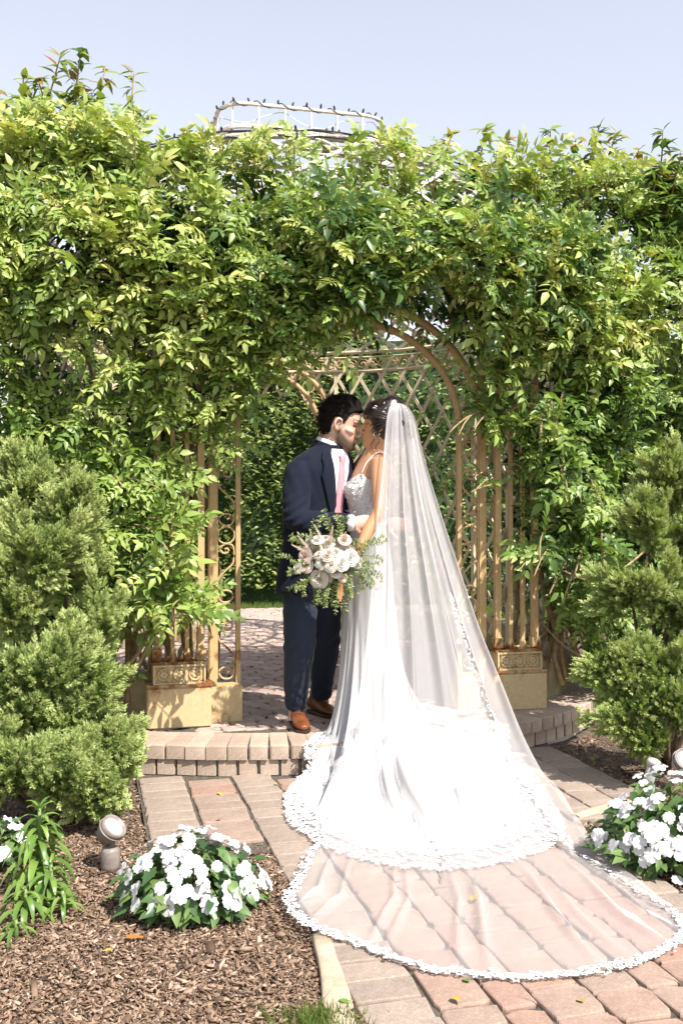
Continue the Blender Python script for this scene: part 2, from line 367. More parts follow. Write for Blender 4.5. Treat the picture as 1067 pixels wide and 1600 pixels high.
# ------------------------------------------------------------------ gazebo with its iron gate
gz = put('garden_gazebo', None, None, MG)
tag(gz, 'round tan iron and lattice gazebo with arched gateway behind the couple', 'gazebo')
def gpart(name, mb, mat, parent=gz, smooth=False): return mb.build(name, mat, parent, MG, smooth)
def arc_pts(cx, cz, r, a0, a1, n, y): return [(cx + r * math.cos(R(a0 + (a1 - a0) * i / n)), y, cz + r * math.sin(R(a0 + (a1 - a0) * i / n))) for i in range(n + 1)]
def spiral(cx, cz, r0, r1, a0, turns, n, y):
    return [(cx + (r0 + (r1 - r0) * i / n) * math.cos(a0 + turns * 2 * PI * i / n), y, cz + (r0 + (r1 - r0) * i / n) * math.sin(a0 + turns * 2 * PI * i / n)) for i in range(n + 1)]
SPR = 1.84; HW = 0.65; PW = 0.175
def scroll_panel(x0, x1, z0, z1, y, parent):
    """stack of rings and S-scrolls between two posts"""
    w = x1 - x0; c = (x0 + x1) / 2; r = w / 2 - 0.006; z = z0 + 0.02; k = 0
    while z + 0.1 < z1:
        if k % 2 == 0:
            h = min(0.33, z1 - z); m = MB(); s = 1 if k % 4 == 0 else -1
            b = [(c + s * 0.1 * r, z + r * 0.75), (c + s * 0.45 * r, z + r * 0.95), (c + s * 0.35 * r, z + r * 1.35), (c - s * 0.4 * r, z + r * 1.3), (c - s * 0.85 * r, z + r * 0.75), (c - s * 0.3 * r, z + 0.05 * r), (c + s * 0.75 * r, z + r * 0.3),
                 (c + s * 0.95 * r, z + h * 0.36), (c + s * 0.2 * r, z + h * 0.52), (c - s * 0.85 * r, z + h * 0.68), (c - s * 0.85 * r, z + h - r * 0.4), (c - s * 0.1 * r, z + h - 0.02 * r), (c + s * 0.75 * r, z + h - r * 0.5), (c + s * 0.35 * r, z + h - r * 1.1), (c - s * 0.3 * r, z + h - r * 0.95), (c - s * 0.15 * r, z + h - r * 0.55), (c + s * 0.15 * r, z + h - r * 0.65)]
            m.tube([(p[0], y, p[1]) for p in crom(b, 4)], (0.006, 0.009), 6, (0, 0, 1)); m.build('scroll', M_IRON, parent, MG, True); z += h
        else:
            m = MB(); pts = arc_pts(c, z + r, r, 0, 360, 22, y)[:-1]
            m.tube(pts, (0.006, 0.010), 6, None, True, True); m.build('ring', M_IRON, parent, MG, True); z += 2 * r + 0.004
        k += 1
def build_gate(y0, sgn, spr, apex, with_pedestal):
    for s in (-1, 1):
        m = MB(); m.box((s * (HW + 0.013), y0, (PLAT + spr) / 2 + 0.1), (0.026, 0.034, spr - PLAT - 0.2)); jp = gpart('jamb_post', m, M_IRON)
        m = MB(); m.box((s * (HW + PW - 0.02), y0 - sgn * 0.008, (PLAT + spr + 0.35) / 2 + 0.1), (0.04, 0.04, spr + 0.35 - PLAT - 0.2)); gpart('jamb_post', m, M_IRON)
        for e in (-1, 1):
            m = MB(); m.box((s * (HW + PW - 0.02) + e * 0.0235, y0 - sgn * 0.008, (PLAT + spr) / 2 + 0.12), (0.007, 0.020, spr - PLAT - 0.24)); gpart('post_bead', m, M_IRON)
        m = MB(); m.box((s * (HW + PW / 2), y0 + sgn * 0.01, PLAT + 0.10), (PW + 0.012, 0.10, 0.20)); gpart('jamb_base', m, M_BLOCK)
        m = MB(); m.box((s * (HW + PW / 2), y0, PLAT + 0.207), (PW + 0.002, 0.05, 0.014)); gpart('jamb_sill', m, M_IRON)
        x0, x1 = sorted((s * (HW + 0.026), s * (HW + PW - 0.04)))
        scroll_panel(x0, x1, PLAT + 0.215, spr, y0, jp)
    rise = apex - spr
    for rr, rad in ((HW + 0.013, (0.020, 0.022)), (HW + PW - 0.02, (0.022, 0.024))):
        m = MB(); k = rise / HW
        m.tube([(rr * math.cos(a), y0, spr + rr * k * math.sin(a)) for a in np.linspace(0, PI, 41)], rad, 8, (0, 1, 0)); gpart('arch_bar', m, M_IRON, gz, True)
    for i, a in enumerate(np.linspace(0.12, PI - 0.12, 15)):
        m = MB(); rr = HW + PW / 2 - 0.005; k = rise / HW; r = 0.055
        cx, cz = rr * math.cos(a), spr + rr * k * math.sin(a)
        if i % 2: pts = [(cx + r * math.cos(w), y0, cz + r * math.sin(w)) for w in np.linspace(0, 2 * PI, 17)[:-1]]; m.tube(pts, (0.005, 0.009), 6, None, True, True)
        else: m.tube(spiral(cx, cz, 0.012, 0.062, a, 1.6, 26, y0), (0.005, 0.009), 6)
        gpart('ring' if i % 2 else 'scroll', m, M_IRON, gz, True)
build_gate(0.0, 1, SPR, 2.43, True)
build_gate(3.62, -1, 2.05, 2.66, False)
# iron flower on the keystone of the gateway
m = MB()
for k in range(9):
    a = R(-160 + 17.5 * k); d = Vector((math.cos(a), -0.35, math.sin(a)))
    m.tube([Vector((0.03, -0.04, 2.45)) + d * t for t in (0.0, 0.05, 0.10, 0.14)], [(0.012, 0.006), (0.026, 0.007), (0.022, 0.006), (0.004, 0.003)], 6, (0, 1, 0))
m.tube([(-0.09, -0.05, 2.47), (0.03, -0.08, 2.48), (0.15, -0.05, 2.47)], [0.012, 0.03, 0.012], 8)
gpart('keystone_flower', m, M_IRON, gz, True)
# pedestals with frieze and upright bars
for s in (-1, 1):
    c = s * 1.0; yf = -0.135
    m = MB(); m.box((c, yf + 0.10, PLAT + 0.11), (0.345, 0.20, 0.22)); pd = gpart('pedestal', m, M_BLOCK)
    bm = bmesh.new(); bm.from_mesh(pd.data); bmesh.ops.bevel(bm, geom=bm.edges[:], offset=0.006, segments=2, affect='EDGES'); bm.to_mesh(pd.data); bm.free()
    m = MB(); m.box((c, yf + 0.10, PLAT + 0.2285), (0.352, 0.206, 0.015)); gpart('ledge', m, painted_iron('rusty_ledge', (0.5, 0.36, 0.19), 0.13, 0.38, 5.0, 0.06), pd)
    m = MB(); m.box((c, yf + 0.095, PLAT + 0.29), (0.285, 0.15, 0.105)); fz = gpart('frieze', m, M_BLOCK, pd)
    for (dx, dz, wx, wz) in ((0, 0.048, 0.285, 0.010), (0, -0.048, 0.285, 0.010), (-0.137, 0, 0.010, 0.086), (0.137, 0, 0.010, 0.086)):
        m.box((c + dx, yf + 0.014, PLAT + 0.29 + dz), (wx, 0.018, wz))
    for q in range(3):
        cx = c - 0.085 + 0.085 * q; cz = PLAT + 0.29; rr = 0.032
        m.tube([(cx + rr * math.cos(w), yf + 0.016, cz + rr * math.sin(w)) for w in np.linspace(0, 2 * PI, 15)[:-1]], (0.005, 0.009), 5, None, True, True)
        for w in range(6):
            an = w * PI / 3; m.tube([(cx + t * math.cos(an), yf + 0.017, cz + t * math.sin(an)) for t in (0.004, 0.014, 0.026)], [(0.003, 0.005), (0.007, 0.010), (0.002, 0.003)], 5, (0, 1, 0))
    for q in range(-7, 8):
        if q % 3: m.box((c + q * 0.0165, yf + 0.016, PLAT + 0.29 + (0.033 if q % 2 else -0.033)), (0.004, 0.014, 0.018))
    fz.data = m.mesh('frieze', M_BLOCK)
    m = MB(); m.box((c, yf + 0.095, PLAT + 0.349), (0.30, 0.155, 0.013)); gpart('ledge', m, bpy.data.materials['rusty_ledge'], pd)
    for q, dx in enumerate((-0.118, -0.033, 0.045, 0.122)):
        w = 0.036 if q in (0, 3) else 0.022; top = 2.35
        m = MB(); m.box((c + dx, yf + 0.07, (PLAT + 0.355 + top) / 2), (w, w, top - PLAT - 0.355))
        if q in (0, 3): m.box((c + dx, yf + 0.07, PLAT + 0.395), (w + 0.016, w + 0.016, 0.06))
        else: m.tube([(c + dx, yf + 0.07, PLAT + 0.355), (c + dx, yf + 0.07, PLAT + 0.40), (c + dx, yf + 0.07, PLAT + 0.43)], [0.026, 0.020, 0.012], 8)
        gpart('upright_bar', m, M_IRON)
    for dx in (-0.076, 0.006, 0.083):
        m = MB(); m.tube([(c + dx + 0.035 * math.cos(a), yf + 0.07, PLAT + 0.40 - 0.035 * math.sin(a)) for a in np.linspace(0, PI, 9)], (0.008, 0.010), 6, (0, 1, 0)); gpart('foot_arc', m, M_IRON, pd, True)
# curved concrete kerb wall
def wall_arc(name, a0, a1, r0, r1, z0, ztop, mat, n=40):
    m = MB(); V = []; F = []
    for i in range(n + 1):
        a = R(a0 + (a1 - a0) * i / n); zt = ztop(i / n)
        for (r, z) in ((r0, z0), (r1, z0), (r1 + 0.008, zt - 0.05), (r1 - 0.015, zt - 0.012), (r1 - 0.04, zt), (r0 + 0.02, zt), (r0, zt - 0.02)):
            V.append((CX + r * math.cos(a), CY + r * math.sin(a), z))
    k = 7
    for i in range(n):
        for j in range(k): F.append((i * k + j, (i + 1) * k + j, (i + 1) * k + (j + 1) % k, i * k + (j + 1) % k))
    F.append(tuple(range(k))); F.append(tuple(n * k + j for j in range(k - 1, -1, -1)))
    m.add(V, F); return gpart(name, m, mat, gz, False)
wall_arc('kerb_wall', -60, 66, 1.86, 2.10, PLAT - 0.005, lambda t: PLAT + 0.26 + 0.10 * math.exp(-(t / 0.05) ** 2), M_CONC)
wall_arc('kerb_wall', 240, 114, 1.86, 2.10, PLAT - 0.005, lambda t: PLAT + 0.25 + 0.05 * math.exp(-(t / 0.05) ** 2), M_CONC)
# lattice wall: every slat a helix strip
def strip(pts, w, th, up):
    """flat slat: pts with outward direction per point"""
    V = []; F = []; n = len(pts)
    for i in range(n):
        p = Vector(pts[i]); t = (Vector(pts[min(i + 1, n - 1)]) - Vector(pts[max(i - 1, 0)])).normalized(); o = Vector(up[i]).normalized(); s = t.cross(o).normalized()
        for a, b in ((-1, -1), (1, -1), (1, 1), (-1, 1)): q = p + s * (a * w / 2) + o * (b * th / 2); V.append(tuple(q))
    for i in range(n - 1):
        for j in range(4): F.append((i * 4 + j, i * 4 + (j + 1) % 4, (i + 1) * 4 + (j + 1) % 4, (i + 1) * 4 + j))
    F.append((3, 2, 1, 0)); F.append(tuple((n - 1) * 4 + j for j in range(4))); return V, F
def in_open(a, z):
    x = RW * math.cos(a); y = RW * math.sin(a); lim = 0.86
    if abs(x) > lim: return False
    return z < (3.2 if y < 0 and abs(x) < 0.6 else 2.62 if y < 0 else 2.40 if abs(x) < 0.5 else 2.2)
ns = 58; slope = 0.60
for dr in (-1, 1):
    for k in range(ns):
        a0 = 2 * PI * k / ns; run = []
        zs = np.linspace(PLAT + 0.2, 2.78, 22)
        def flush(run):
            if len(run) > 2:
                rr = RW + dr * 0.0065
                V, F = strip([(CX + rr * math.cos(a), CY + rr * math.sin(a), z) for a, z in run], 0.027, 0.012, [(math.cos(a), math.sin(a), 0) for a, z in run])
                m = MB(); m.add(V, F); gpart('slat', m, M_CREAM)
        for z in zs:
            a = a0 + dr * (z - 0.3) * slope / RW
            if in_open(a, z): flush(run); run = []
            else: run.append((a, z))
        flush(run)
# rails and frieze band above the openings
def hoop(name, r, z, w, h, n=72, a0=0, a1=360, mat=M_CREAM):
    m = MB(); full = a1 - a0 >= 360
    pts = [(CX + r * math.cos(R(a0 + (a1 - a0) * i / n)), CY + r * math.sin(R(a0 + (a1 - a0) * i / n)), z) for i in range(n + (0 if full else 1))]
    m.tube(pts, (h / 2 * 1.2, w / 2 * 1.2), 4, (0, 0, 1), True, full); return gpart(name, m, mat)
hoop('rail', RW, 2.66, 0.03, 0.03); hoop('rail', RW, 2.84, 0.03, 0.03); hoop('rail', RW, 2.79, 0.02, 0.014)
for k in range(44):
    a = R(25 + 130 * k / 43) if k < 44 else 0; m = MB(); r = RW; pts = []
    for t in np.linspace(0, 1, 22):
        rad = 0.012 + 0.058 * t; w = 3.4 * PI * t; u = rad * math.cos(w) * (1 if k % 2 else -1); v = rad * math.sin(w)
        pts.append((CX + r * math.cos(a + u / r), CY + r * math.sin(a + u / r), 2.725 + v * 0.85))
    m.tube(pts, 0.006, 5); gpart('scroll', m, M_IRON)
for a in (24, 66, 114, 156, -28, -58, 208, 238):
    m = MB(); m.box((CX + (RW + 0.02) * math.cos(R(a)), CY + (RW + 0.02) * math.sin(R(a)), 1.55), (0.035, 0.035, 2.6)); gpart('wall_post', m, M_CREAM)
# dome lattice
dprof_r = [1.95, 1.92, 1.80, 1.55, 1.2, 0.78]; dprof_z = [2.84, 3.10, 3.36, 3.60, 3.74, 3.81]
nd = 30; tt = np.linspace(0, 1, 6)
for dr in (-1, 1):
    for k in range(nd):
        pts = []; up = []
        for t in np.linspace(0, 1, 15):
            r = np.interp(t, tt, dprof_r) + dr * 0.006; z = np.interp(t, tt, dprof_z) + dr * 0.006; a = 2 * PI * k / nd + dr * (t * 1.05)
            pts.append((CX + r * math.cos(a), CY + r * math.sin(a), z)); up.append((math.cos(a) * (1 - t), math.sin(a) * (1 - t), 0.3 + t))
        V, F = strip(pts, 0.032, 0.012, up); m = MB(); m.add(V, F); gpart('dome_slat', m, M_WHITELATH)
for t in (0.38, 0.62, 0.82, 1.0):
    hoop('dome_hoop', np.interp(t, tt, dprof_r) - 0.012, np.interp(t, tt, dprof_z) - 0.012, 0.03, 0.02, 60, 0, 360, M_WHITELATH)
# cupola: rounded square crown of rails on thin uprights
def rsq(h, r, n=8):
    out = []
    for (sx, sy, a0) in ((1, -1, -90), (1, 1, 0), (-1, 1, 90), (-1, -1, 180)):
        for i in range(n + 1): a = R(a0 + 90 * i / n); out.append((CX + sx * (h - r) + r * math.cos(a), CY + sy * (h - r) + r * math.sin(a)))
    return out
cp = put('cupola', None, gz, MG)
ring0 = rsq(0.60, 0.2)
for z, rad in ((4.14, (0.014, 0.014)), (3.985, (0.018, 0.009)), (3.84, (0.016, 0.016))):
    m = MB(); m.tube([(x, y, z) for x, y in ring0], rad, 6, (0, 0, 1), True, True); gpart('rail', m, M_WHITELATH, cp)
dense = np.array(ring0 + [ring0[0]]); seg = np.r_[0, np.cumsum(np.hypot(*np.diff(dense, axis=0).T))]
for q in np.linspace(0, seg[-1], 25)[:-1]:
    x = np.interp(q, seg, dense[:, 0]); y = np.interp(q, seg, dense[:, 1])
    m = MB(); m.box((x, y, 3.99), (0.013, 0.013, 0.30)); gpart('upright', m, M_WHITELATH, cp)
# string lights wound around the crown and over the dome
sl = thing('string_lights', 'dark and white string of small bulbs wound around the crown on the roof', 'string lights', LW(CX, CY, 3.85))
pts = []
for i in range(180):
    q = seg[-1] * (i / 179); x = np.interp(q, seg, dense[:, 0]); y = np.interp(q, seg, dense[:, 1]); w = i * 0.9
    pts.append(LW(x + 0.014 * math.cos(w), y + 0.014 * math.cos(w), 4.145 + 0.020 * math.sin(w)))
m = MB(); m.tube(pts, 0.004, 4); m.build('cable', M_BLACK, sl)
pts = []
for i in range(160):
    q = (seg[-1] * (i / 159) * 1.0) % seg[-1]; x = np.interp(q, seg, dense[:, 0]); y = np.interp(q, seg, dense[:, 1])
    pts.append(LW(x * 0.97, CY + (y - CY) * 0.97, 4.06 + 0.045 * math.sin(i * 0.33) + 0.03 * nz(i * 0.2, 1.0)))
m = MB(); m.tube(pts, 0.0035, 4); m.build('cable', M_WCABLE, sl)
bulb = MB(); bulb.lathe([(0.004, 0), (0.007, 0.006), (0.008, 0.022), (0.003, 0.034)], (0, 0, 0), 6); bme = bulb.mesh('bulb', M_BLACK)
for i in range(44):
    q = seg[-1] * i / 44; x = np.interp(q, seg, dense[:, 0]); y = np.interp(q, seg, dense[:, 1])
    put('bulb', bme, sl, Matrix.Translation(LW(x, y, 4.155)) @ Matrix.Rotation(random.uniform(-0.5, 0.5), 4, 'X') @ Matrix.Rotation(random.uniform(-0.5, 0.5), 4, 'Y'))
for i in range(5):
    t = 0.55 + 0.09 * i; pts = [LW(CX + (np.interp(t, tt, dprof_r) + 0.02) * math.cos(R(a)), CY + (np.interp(t, tt, dprof_r) + 0.02) * math.sin(R(a)), np.interp(t, tt, dprof_z) + 0.02 + 0.008 * math.sin(a * 0.5)) for a in range(190, 352, 5)]
    m = MB(); m.tube(pts, 0.005, 4); m.build('cable', M_BLACK, sl)
    for p in pts[::2]: put('bulb', bme, sl, Matrix.Translation(p) @ Matrix.Rotation(random.uniform(-1, 1), 4, 'X'))
# ------------------------------------------------------------------ foliage kit
def leaflet(L, w, fold=0.25, curl=0.15, serr=0.0):
    """pointed oval blade along +Y, folded on its midrib"""
    ys = [0, 0.3, 0.65, 1.0]; ws = [0.0, 1.0, 0.72, 0.0]
    V = [(0, y * L, -curl * L * y * y) for y in ys]
    for s in (-1, 1):
        for y, k in ((0.3, 1.0), (0.65, 0.74)): V.append((s * w / 2 * k, y * L, -curl * L * y * y + fold * w / 2 * k))
    F = [(0, 1, 4), (1, 2, 5), (1, 5, 4), (2, 3, 5), (0, 6, 1), (1, 6, 7), (1, 7, 2), (2, 7, 3)]
    return np.array(V, dtype=float), np.array(F)
def rot_np(ax, a): return np.array(Matrix.Rotation(a, 3, Vector(ax)))
def join(parts):
    V = []; F = []; n = 0
    for v, f in parts: V.append(v); F.append(f + n); n += len(v)
    return np.concatenate(V), np.concatenate(F)
def compound(npairs=4, seed=0, ll=0.36, lw=0.17, droop=0.35):
    r = random.Random(seed); parts = []
    pos = lambda t: np.array([0, t, -droop * t * t])
    for i in range(npairs):
        t = 0.18 + 0.70 * i / max(1, npairs - 1)
        for s in (-1, 1):
            v, f = leaflet(ll * r.uniform(0.85, 1.15) * (1 - 0.25 * abs(t - 0.55)), lw * r.uniform(0.85, 1.15), 0.3, 0.25)
            M = rot_np((0, 0, 1), -s * R(r.uniform(48, 68))) @ rot_np((0, 1, 0), s * R(r.uniform(-15, 25))) @ rot_np((1, 0, 0), R(r.uniform(-25, 10)))
            parts.append((v @ M.T + pos(t + r.uniform(-0.02, 0.02)), f))
    v, f = leaflet(ll * 1.15, lw * 1.1, 0.3, 0.25); M = rot_np((1, 0, 0), R(-30)); parts.append((v @ M.T + pos(0.97), f))
    rv = []; 
    for t in np.linspace(0, 1, 4): c = pos(t); rv += [c + (0.010, 0, 0), c + (-0.010, 0, 0), c + (0, 0, 0.014)]
    rf = [(3 * i + a, 3 * i + b, 3 * i + 3 + b) for i in range(3) for a, b in ((0, 1), (1, 2), (2, 0))] + [(3 * i + a, 3 * i + 3 + b, 3 * i + 3 + a) for i in range(3) for a, b in ((0, 1), (1, 2), (2, 0))]
    parts.append((np.array(rv), np.array(rf))); return join(parts)
def bases(d, nrm):
    """frames with Y along d and Z near nrm"""
    d = d / np.linalg.norm(d, axis=1, keepdims=True); x = np.cross(d, nrm); x /= np.linalg.norm(x, axis=1, keepdims=True) + 1e-9
    z = np.cross(x, d); return np.stack([x, d, z], axis=2)
def scatter(templates, which, Ms, pos, tint):
    Vs = []; Fs = []; Ts = []; n = 0
    for k, (tv, tf) in enumerate(templates):
        idx = np.nonzero(which == k)[0]
        if not len(idx): continue
        v = np.einsum('nij,vj->nvi', Ms[idx], tv) + pos[idx][:, None, :]
        f = tf[None] + (np.arange(len(idx)) * len(tv))[:, None, None] + n
        Vs.append(v.reshape(-1, 3)); Fs.append(f.reshape(-1, tf.shape[1])); n += len(idx) * len(tv)
        jit = rng.uniform(-0.07, 0.07, (len(idx), len(tv) // 8 + 1)).repeat(8, axis=1)[:, :len(tv)]
        Ts.append((tint[idx][:, None] + jit).ravel())
    return np.concatenate(Vs), np.concatenate(Fs), np.clip(np.concatenate(Ts), 0, 1)
def m4(M3, p):
    M = Matrix([list(M3[0]) + [p[0]], list(M3[1]) + [p[1]], list(M3[2]) + [p[2]], [0, 0, 0, 1]]); return M
def foliage(parent, templates, Ms, pos, tint, mat, mat_obj, nobj=300, name='foliage', front=None, piece='leaf'):
    """all leaves of a plant: the ones that show largest singly, the rest as one mass"""
    n = len(pos); which = rng.integers(0, len(templates), n)
    if nobj:
        score = front if front is not None else pos[:, 1]
        order = np.argsort(score); pick = order[:nobj]; rest = order[nobj:]
        mes = [mesh_np(piece, tv, tf, mat_obj) for tv, tf in templates]
        for i in pick: put(piece, mes[which[i]], parent, m4(Ms[i], pos[i]))
    else: rest = np.arange(n)
    if len(rest):
        V, F, T = scatter(templates, which[rest], Ms[rest], pos[rest], tint[rest])
        o = put(name, mesh_np(name, V, F, mat, False, T), parent); o['kind'] = 'stuff'
        return o
VINE = [(0.0, (0.014, 0.034, 0.010)), (0.22, (0.050, 0.105, 0.024)), (0.45, (0.150, 0.245, 0.052)), (0.7, (0.30, 0.39, 0.095)), (0.93, (0.46, 0.50, 0.16)), (1.0, (0.50, 0.47, 0.15))]  # dark end of the ramp deepens the shade inside the vine
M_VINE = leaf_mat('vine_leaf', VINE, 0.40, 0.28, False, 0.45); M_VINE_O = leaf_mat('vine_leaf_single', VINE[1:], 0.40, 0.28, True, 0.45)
HEDGE = [(0.0, (0.035, 0.07, 0.015)), (0.4, (0.12, 0.18, 0.04)), (0.75, (0.26, 0.31, 0.10)), (1.0, (0.38, 0.41, 0.17))]
M_HEDGE = leaf_mat('hedge_leaf', HEDGE, 0.35, 0.25); M_HEDGE_O = leaf_mat('hedge_leaf_single', HEDGE, 0.35, 0.25, True)
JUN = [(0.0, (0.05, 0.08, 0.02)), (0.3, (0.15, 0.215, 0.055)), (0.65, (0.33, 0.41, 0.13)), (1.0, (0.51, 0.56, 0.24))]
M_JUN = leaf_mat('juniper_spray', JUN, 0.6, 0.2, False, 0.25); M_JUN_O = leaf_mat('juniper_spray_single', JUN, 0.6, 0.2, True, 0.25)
CHER = [(0.0, (0.04, 0.09, 0.02)), (0.5, (0.12, 0.20, 0.035)), (0.85, (0.27, 0.31, 0.07)), (0.96, (0.36, 0.22, 0.07)), (1.0, (0.38, 0.16, 0.06))]
M_CHER = leaf_mat('cherry_leaf', CHER, 0.4, 0.35); M_CHER_O = leaf_mat('cherry_leaf_single', CHER, 0.4, 0.35, True)
BED = [(0.0, (0.04, 0.09, 0.03)), (0.5, (0.09, 0.17, 0.05)), (1.0, (0.19, 0.27, 0.09))]
M_BED = leaf_mat('bedding_leaf', BED, 0.35, 0.3); M_BED_O = leaf_mat('bedding_leaf_single', BED, 0.35, 0.3, True)
LILY = [(0.0, (0.10, 0.19, 0.035)), (1.0, (0.24, 0.36, 0.08))]
M_LILY_O = leaf_mat('lily_leaf_single', LILY, 0.35, 0.35, True)
GRASS = [(0.0, (0.06, 0.11, 0.02)), (1.0, (0.20, 0.26, 0.06))]
M_GRASS = leaf_mat('grass_blade', GRASS, 0.5, 0.3)
M_PETAL = leaf_mat('white_petal', [(0.0, (0.56, 0.55, 0.54)), (1.0, (0.70, 0.69, 0.70))], 0.6, 0.2, True, 0.2, (1.0, 1.0, 1.0))

# ------------------------------------------------------------------ climbing vine over the gazebo
ZL = [(-3.6, 0.1), (-1.55, 0.3), (-1.45, 0.62), (-1.15, 0.68), (-0.9, 0.95), (-0.84, 1.35), (-0.74, 1.62), (-0.66, 1.92), (-0.5, 2.14), (-0.28, 2.32), (0.0, 2.50), (0.25, 2.62), (0.45, 2.58), (0.60, 2.40), (0.72, 2.12), (0.80, 1.72), (0.92, 1.18), (1.05, 0.98), (1.3, 0.88), (1.6, 0.55), (1.8, 0.3), (3.6, 0.1)]
ZL = np.array(ZL)
BZ = [0.0, 0.6, 1.0, 1.5, 1.9, 2.25, 2.6, 2.9, 3.15, 3.35, 3.5, 3.62]
BO = [0.10, 0.20, 0.22, 0.22, 0.28, 0.42, 0.52, 0.50, 0.36, 0.14, -0.12, -0.45]
def shell_y(x, z): return 0.02 + 0.085 * x * x - np.interp(z, BZ, BO) - 0.15 * nz(x * 2.0, z * 2.0, 5) - 0.06 * nz(x * 5, z * 5, 6)
def zlow(x): return np.interp(x, ZL[:, 0], ZL[:, 1]) + 0.10 * nz(x * 4, 0.3, 2)
def zhigh(x): return np.interp(x, [-3.4, -1.6, -0.8, 0.2, 1.0, 1.8, 3.4], [3.36, 3.28, 3.08, 3.03, 3.12, 3.28, 3.33]) + 0.05 * nz(x * 3, 7.7)
def holes(x, z): return nz(x * 2.3, z * 2.3, 11)
cmpd = [compound(4, 1), compound(5, 2), compound(4, 3, 0.40, 0.2), compound(3, 4, 0.44, 0.22, 0.2)]
single = [leaflet(0.9, 0.42, 0.3, 0.2)]
vine_l = thing('climbing_vine', 'dense green climbing vine covering the left side and top of the gazebo', 'vine', LW(-1.5, -0.15, 0), 'vines on the gazebo')
vine_r = thing('climbing_vine', 'dense green climbing vine covering the right side of the gazebo and its gateway', 'vine', LW(1.6, -0.1, 0), 'vines on the gazebo')
pos = []; dr = []; nr = []; sc = []; tn = []; fr = []; side = []; stems = {0: MB(), 1: MB()}
def shoot(p, d, L, nl, size, t0, upright=0.0):
    """one shoot with compound leaves along it (gate frame)"""
    p = np.array(p, dtype=float); d = np.array(d, dtype=float); d /= np.linalg.norm(d); pts = [p.copy()]; sd = 0 if p[0] < 0.05 else 1
    for i in range(nl):
        d = d + np.array([random.uniform(-.12, .12), random.uniform(-.10, .06), -0.10 + 0.24 * upright + random.uniform(-.08, .08)]); d /= np.linalg.norm(d)
        p = p + d * (L / nl); pts.append(p.copy())
        for _ in range(1 if i < nl - 1 else 2):
            a = random.uniform(0, 2 * PI); s1 = np.cross(d, (0.1, 0.2, 1.0)); s1 /= np.linalg.norm(s1); s2 = np.cross(s1, d)
            ld = d * random.uniform(0.25, 0.8) + s1 * math.cos(a) * 0.9 + s2 * math.sin(a) * 0.9 + np.array([0, -0.30, 0.34 + 0.35 * upright])
            pos.append(p.copy()); dr.append(ld); nr.append((random.uniform(-.5, .7), -0.8 + random.uniform(-.4, .4), 0.75 + random.uniform(-.35, .35)))
            sc.append(size * random.uniform(0.55, 1.3)); tn.append(t0 + 0.25 * i / nl + random.gauss(0, 0.10)); side.append(sd); fr.append(p[1])
    return pts
cnt = 0
while cnt < 2350:
    x = random.uniform(-2.75, 2.9); z = random.uniform(0.2, 3.6) if cnt % 4 else random.uniform(2.4, 3.4)
    if z < zlow(x) or z > zhigh(x): continue
    h = holes(x, z)
    if h < -0.20 and random.random() < 0.85: continue
    # the old wood and the bars show through beside the gateway
    if (-1.12 < x < -0.74 and 1.38 < z < 1.72) and random.random() < 0.7: continue
    if 0.80 < x < 1.0 and z < 2.0 and random.random() < 0.75: continue
    y = shell_y(x, z) + 0.10 + random.uniform(0, 0.10)
    top = z > 3.0
    d = (random.uniform(-0.7, 0.8), -1.0 if not top else -0.5, random.uniform(-0.5, 0.6) if not top else random.uniform(0.6, 1.4))
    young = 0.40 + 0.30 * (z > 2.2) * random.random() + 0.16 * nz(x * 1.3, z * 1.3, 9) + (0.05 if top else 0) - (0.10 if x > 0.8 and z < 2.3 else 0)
    ps = shoot((x, y, z), d, random.uniform(0.14, 0.34), random.choice((4, 5, 6)), random.uniform(0.10, 0.155), young, 0.8 if top else 0.0)
    if cnt % 2 == 0:
        stems[0 if x < 0.05 else 1].tube([LW(*q) for q in ps], [0.004] * (len(ps) - 1) + [0.002], 4)
    cnt += 1
# long loose tendrils: bush beside the left pedestal, sprays reaching over the gateway and the right bars
for (x, z, dx, dz, L, k) in [(-1.25, 1.30, 0.5, 0.3, 0.5, 10), (-1.3, 1.15, 0.5, -0.1, 0.5, 10), (-1.35, 1.0, 0.6, 0.0, 0.5, 10), (-1.4, 1.4, 0.3, 0.5, 0.45, 10), (-1.15, 0.95, 0.4, -0.2, 0.4, 9), (-1.3, 0.85, 0.5, -0.3, 0.4, 9), (-1.5, 1.2, 0.2, 0.5, 0.5, 10), (-1.0, 0.9, 0.2, -0.3, 0.3, 7), (-1.45, 1.05, 0.9, 0.2, 0.55, 10),
                            (0.75, 1.98, -0.9, -0.05, 0.38, 8), (0.9, 1.55, -0.8, 0.1, 0.30, 6), (1.25, 1.2, -0.9, 0.15, 0.45, 8), (1.3, 1.05, -0.6, -0.2, 0.4, 8), (1.15, 2.0, -0.4, -0.3, 0.5, 9), (1.5, 1.3, -0.3, -0.5, 0.5, 9), (1.2, 1.75, 0.1, -0.5, 0.45, 9), (1.6, 1.0, -0.3, -0.3, 0.5, 9), (1.75, 0.85, -0.5, 0.1, 0.5, 8)]:
    for q in range(3):
        ps = shoot((x + random.uniform(-.08, .08), shell_y(x, z) - 0.05, z + random.uniform(-.08, .08)), (dx, -0.7, dz), L * random.uniform(0.7, 1.1), k, random.uniform(0.12, 0.17), 0.45 if x < 0 else 0.38)
        stems[0 if x < 0 else 1].tube([LW(*q2) for q2 in ps], [0.005] * (len(ps) - 1) + [0.002], 4)
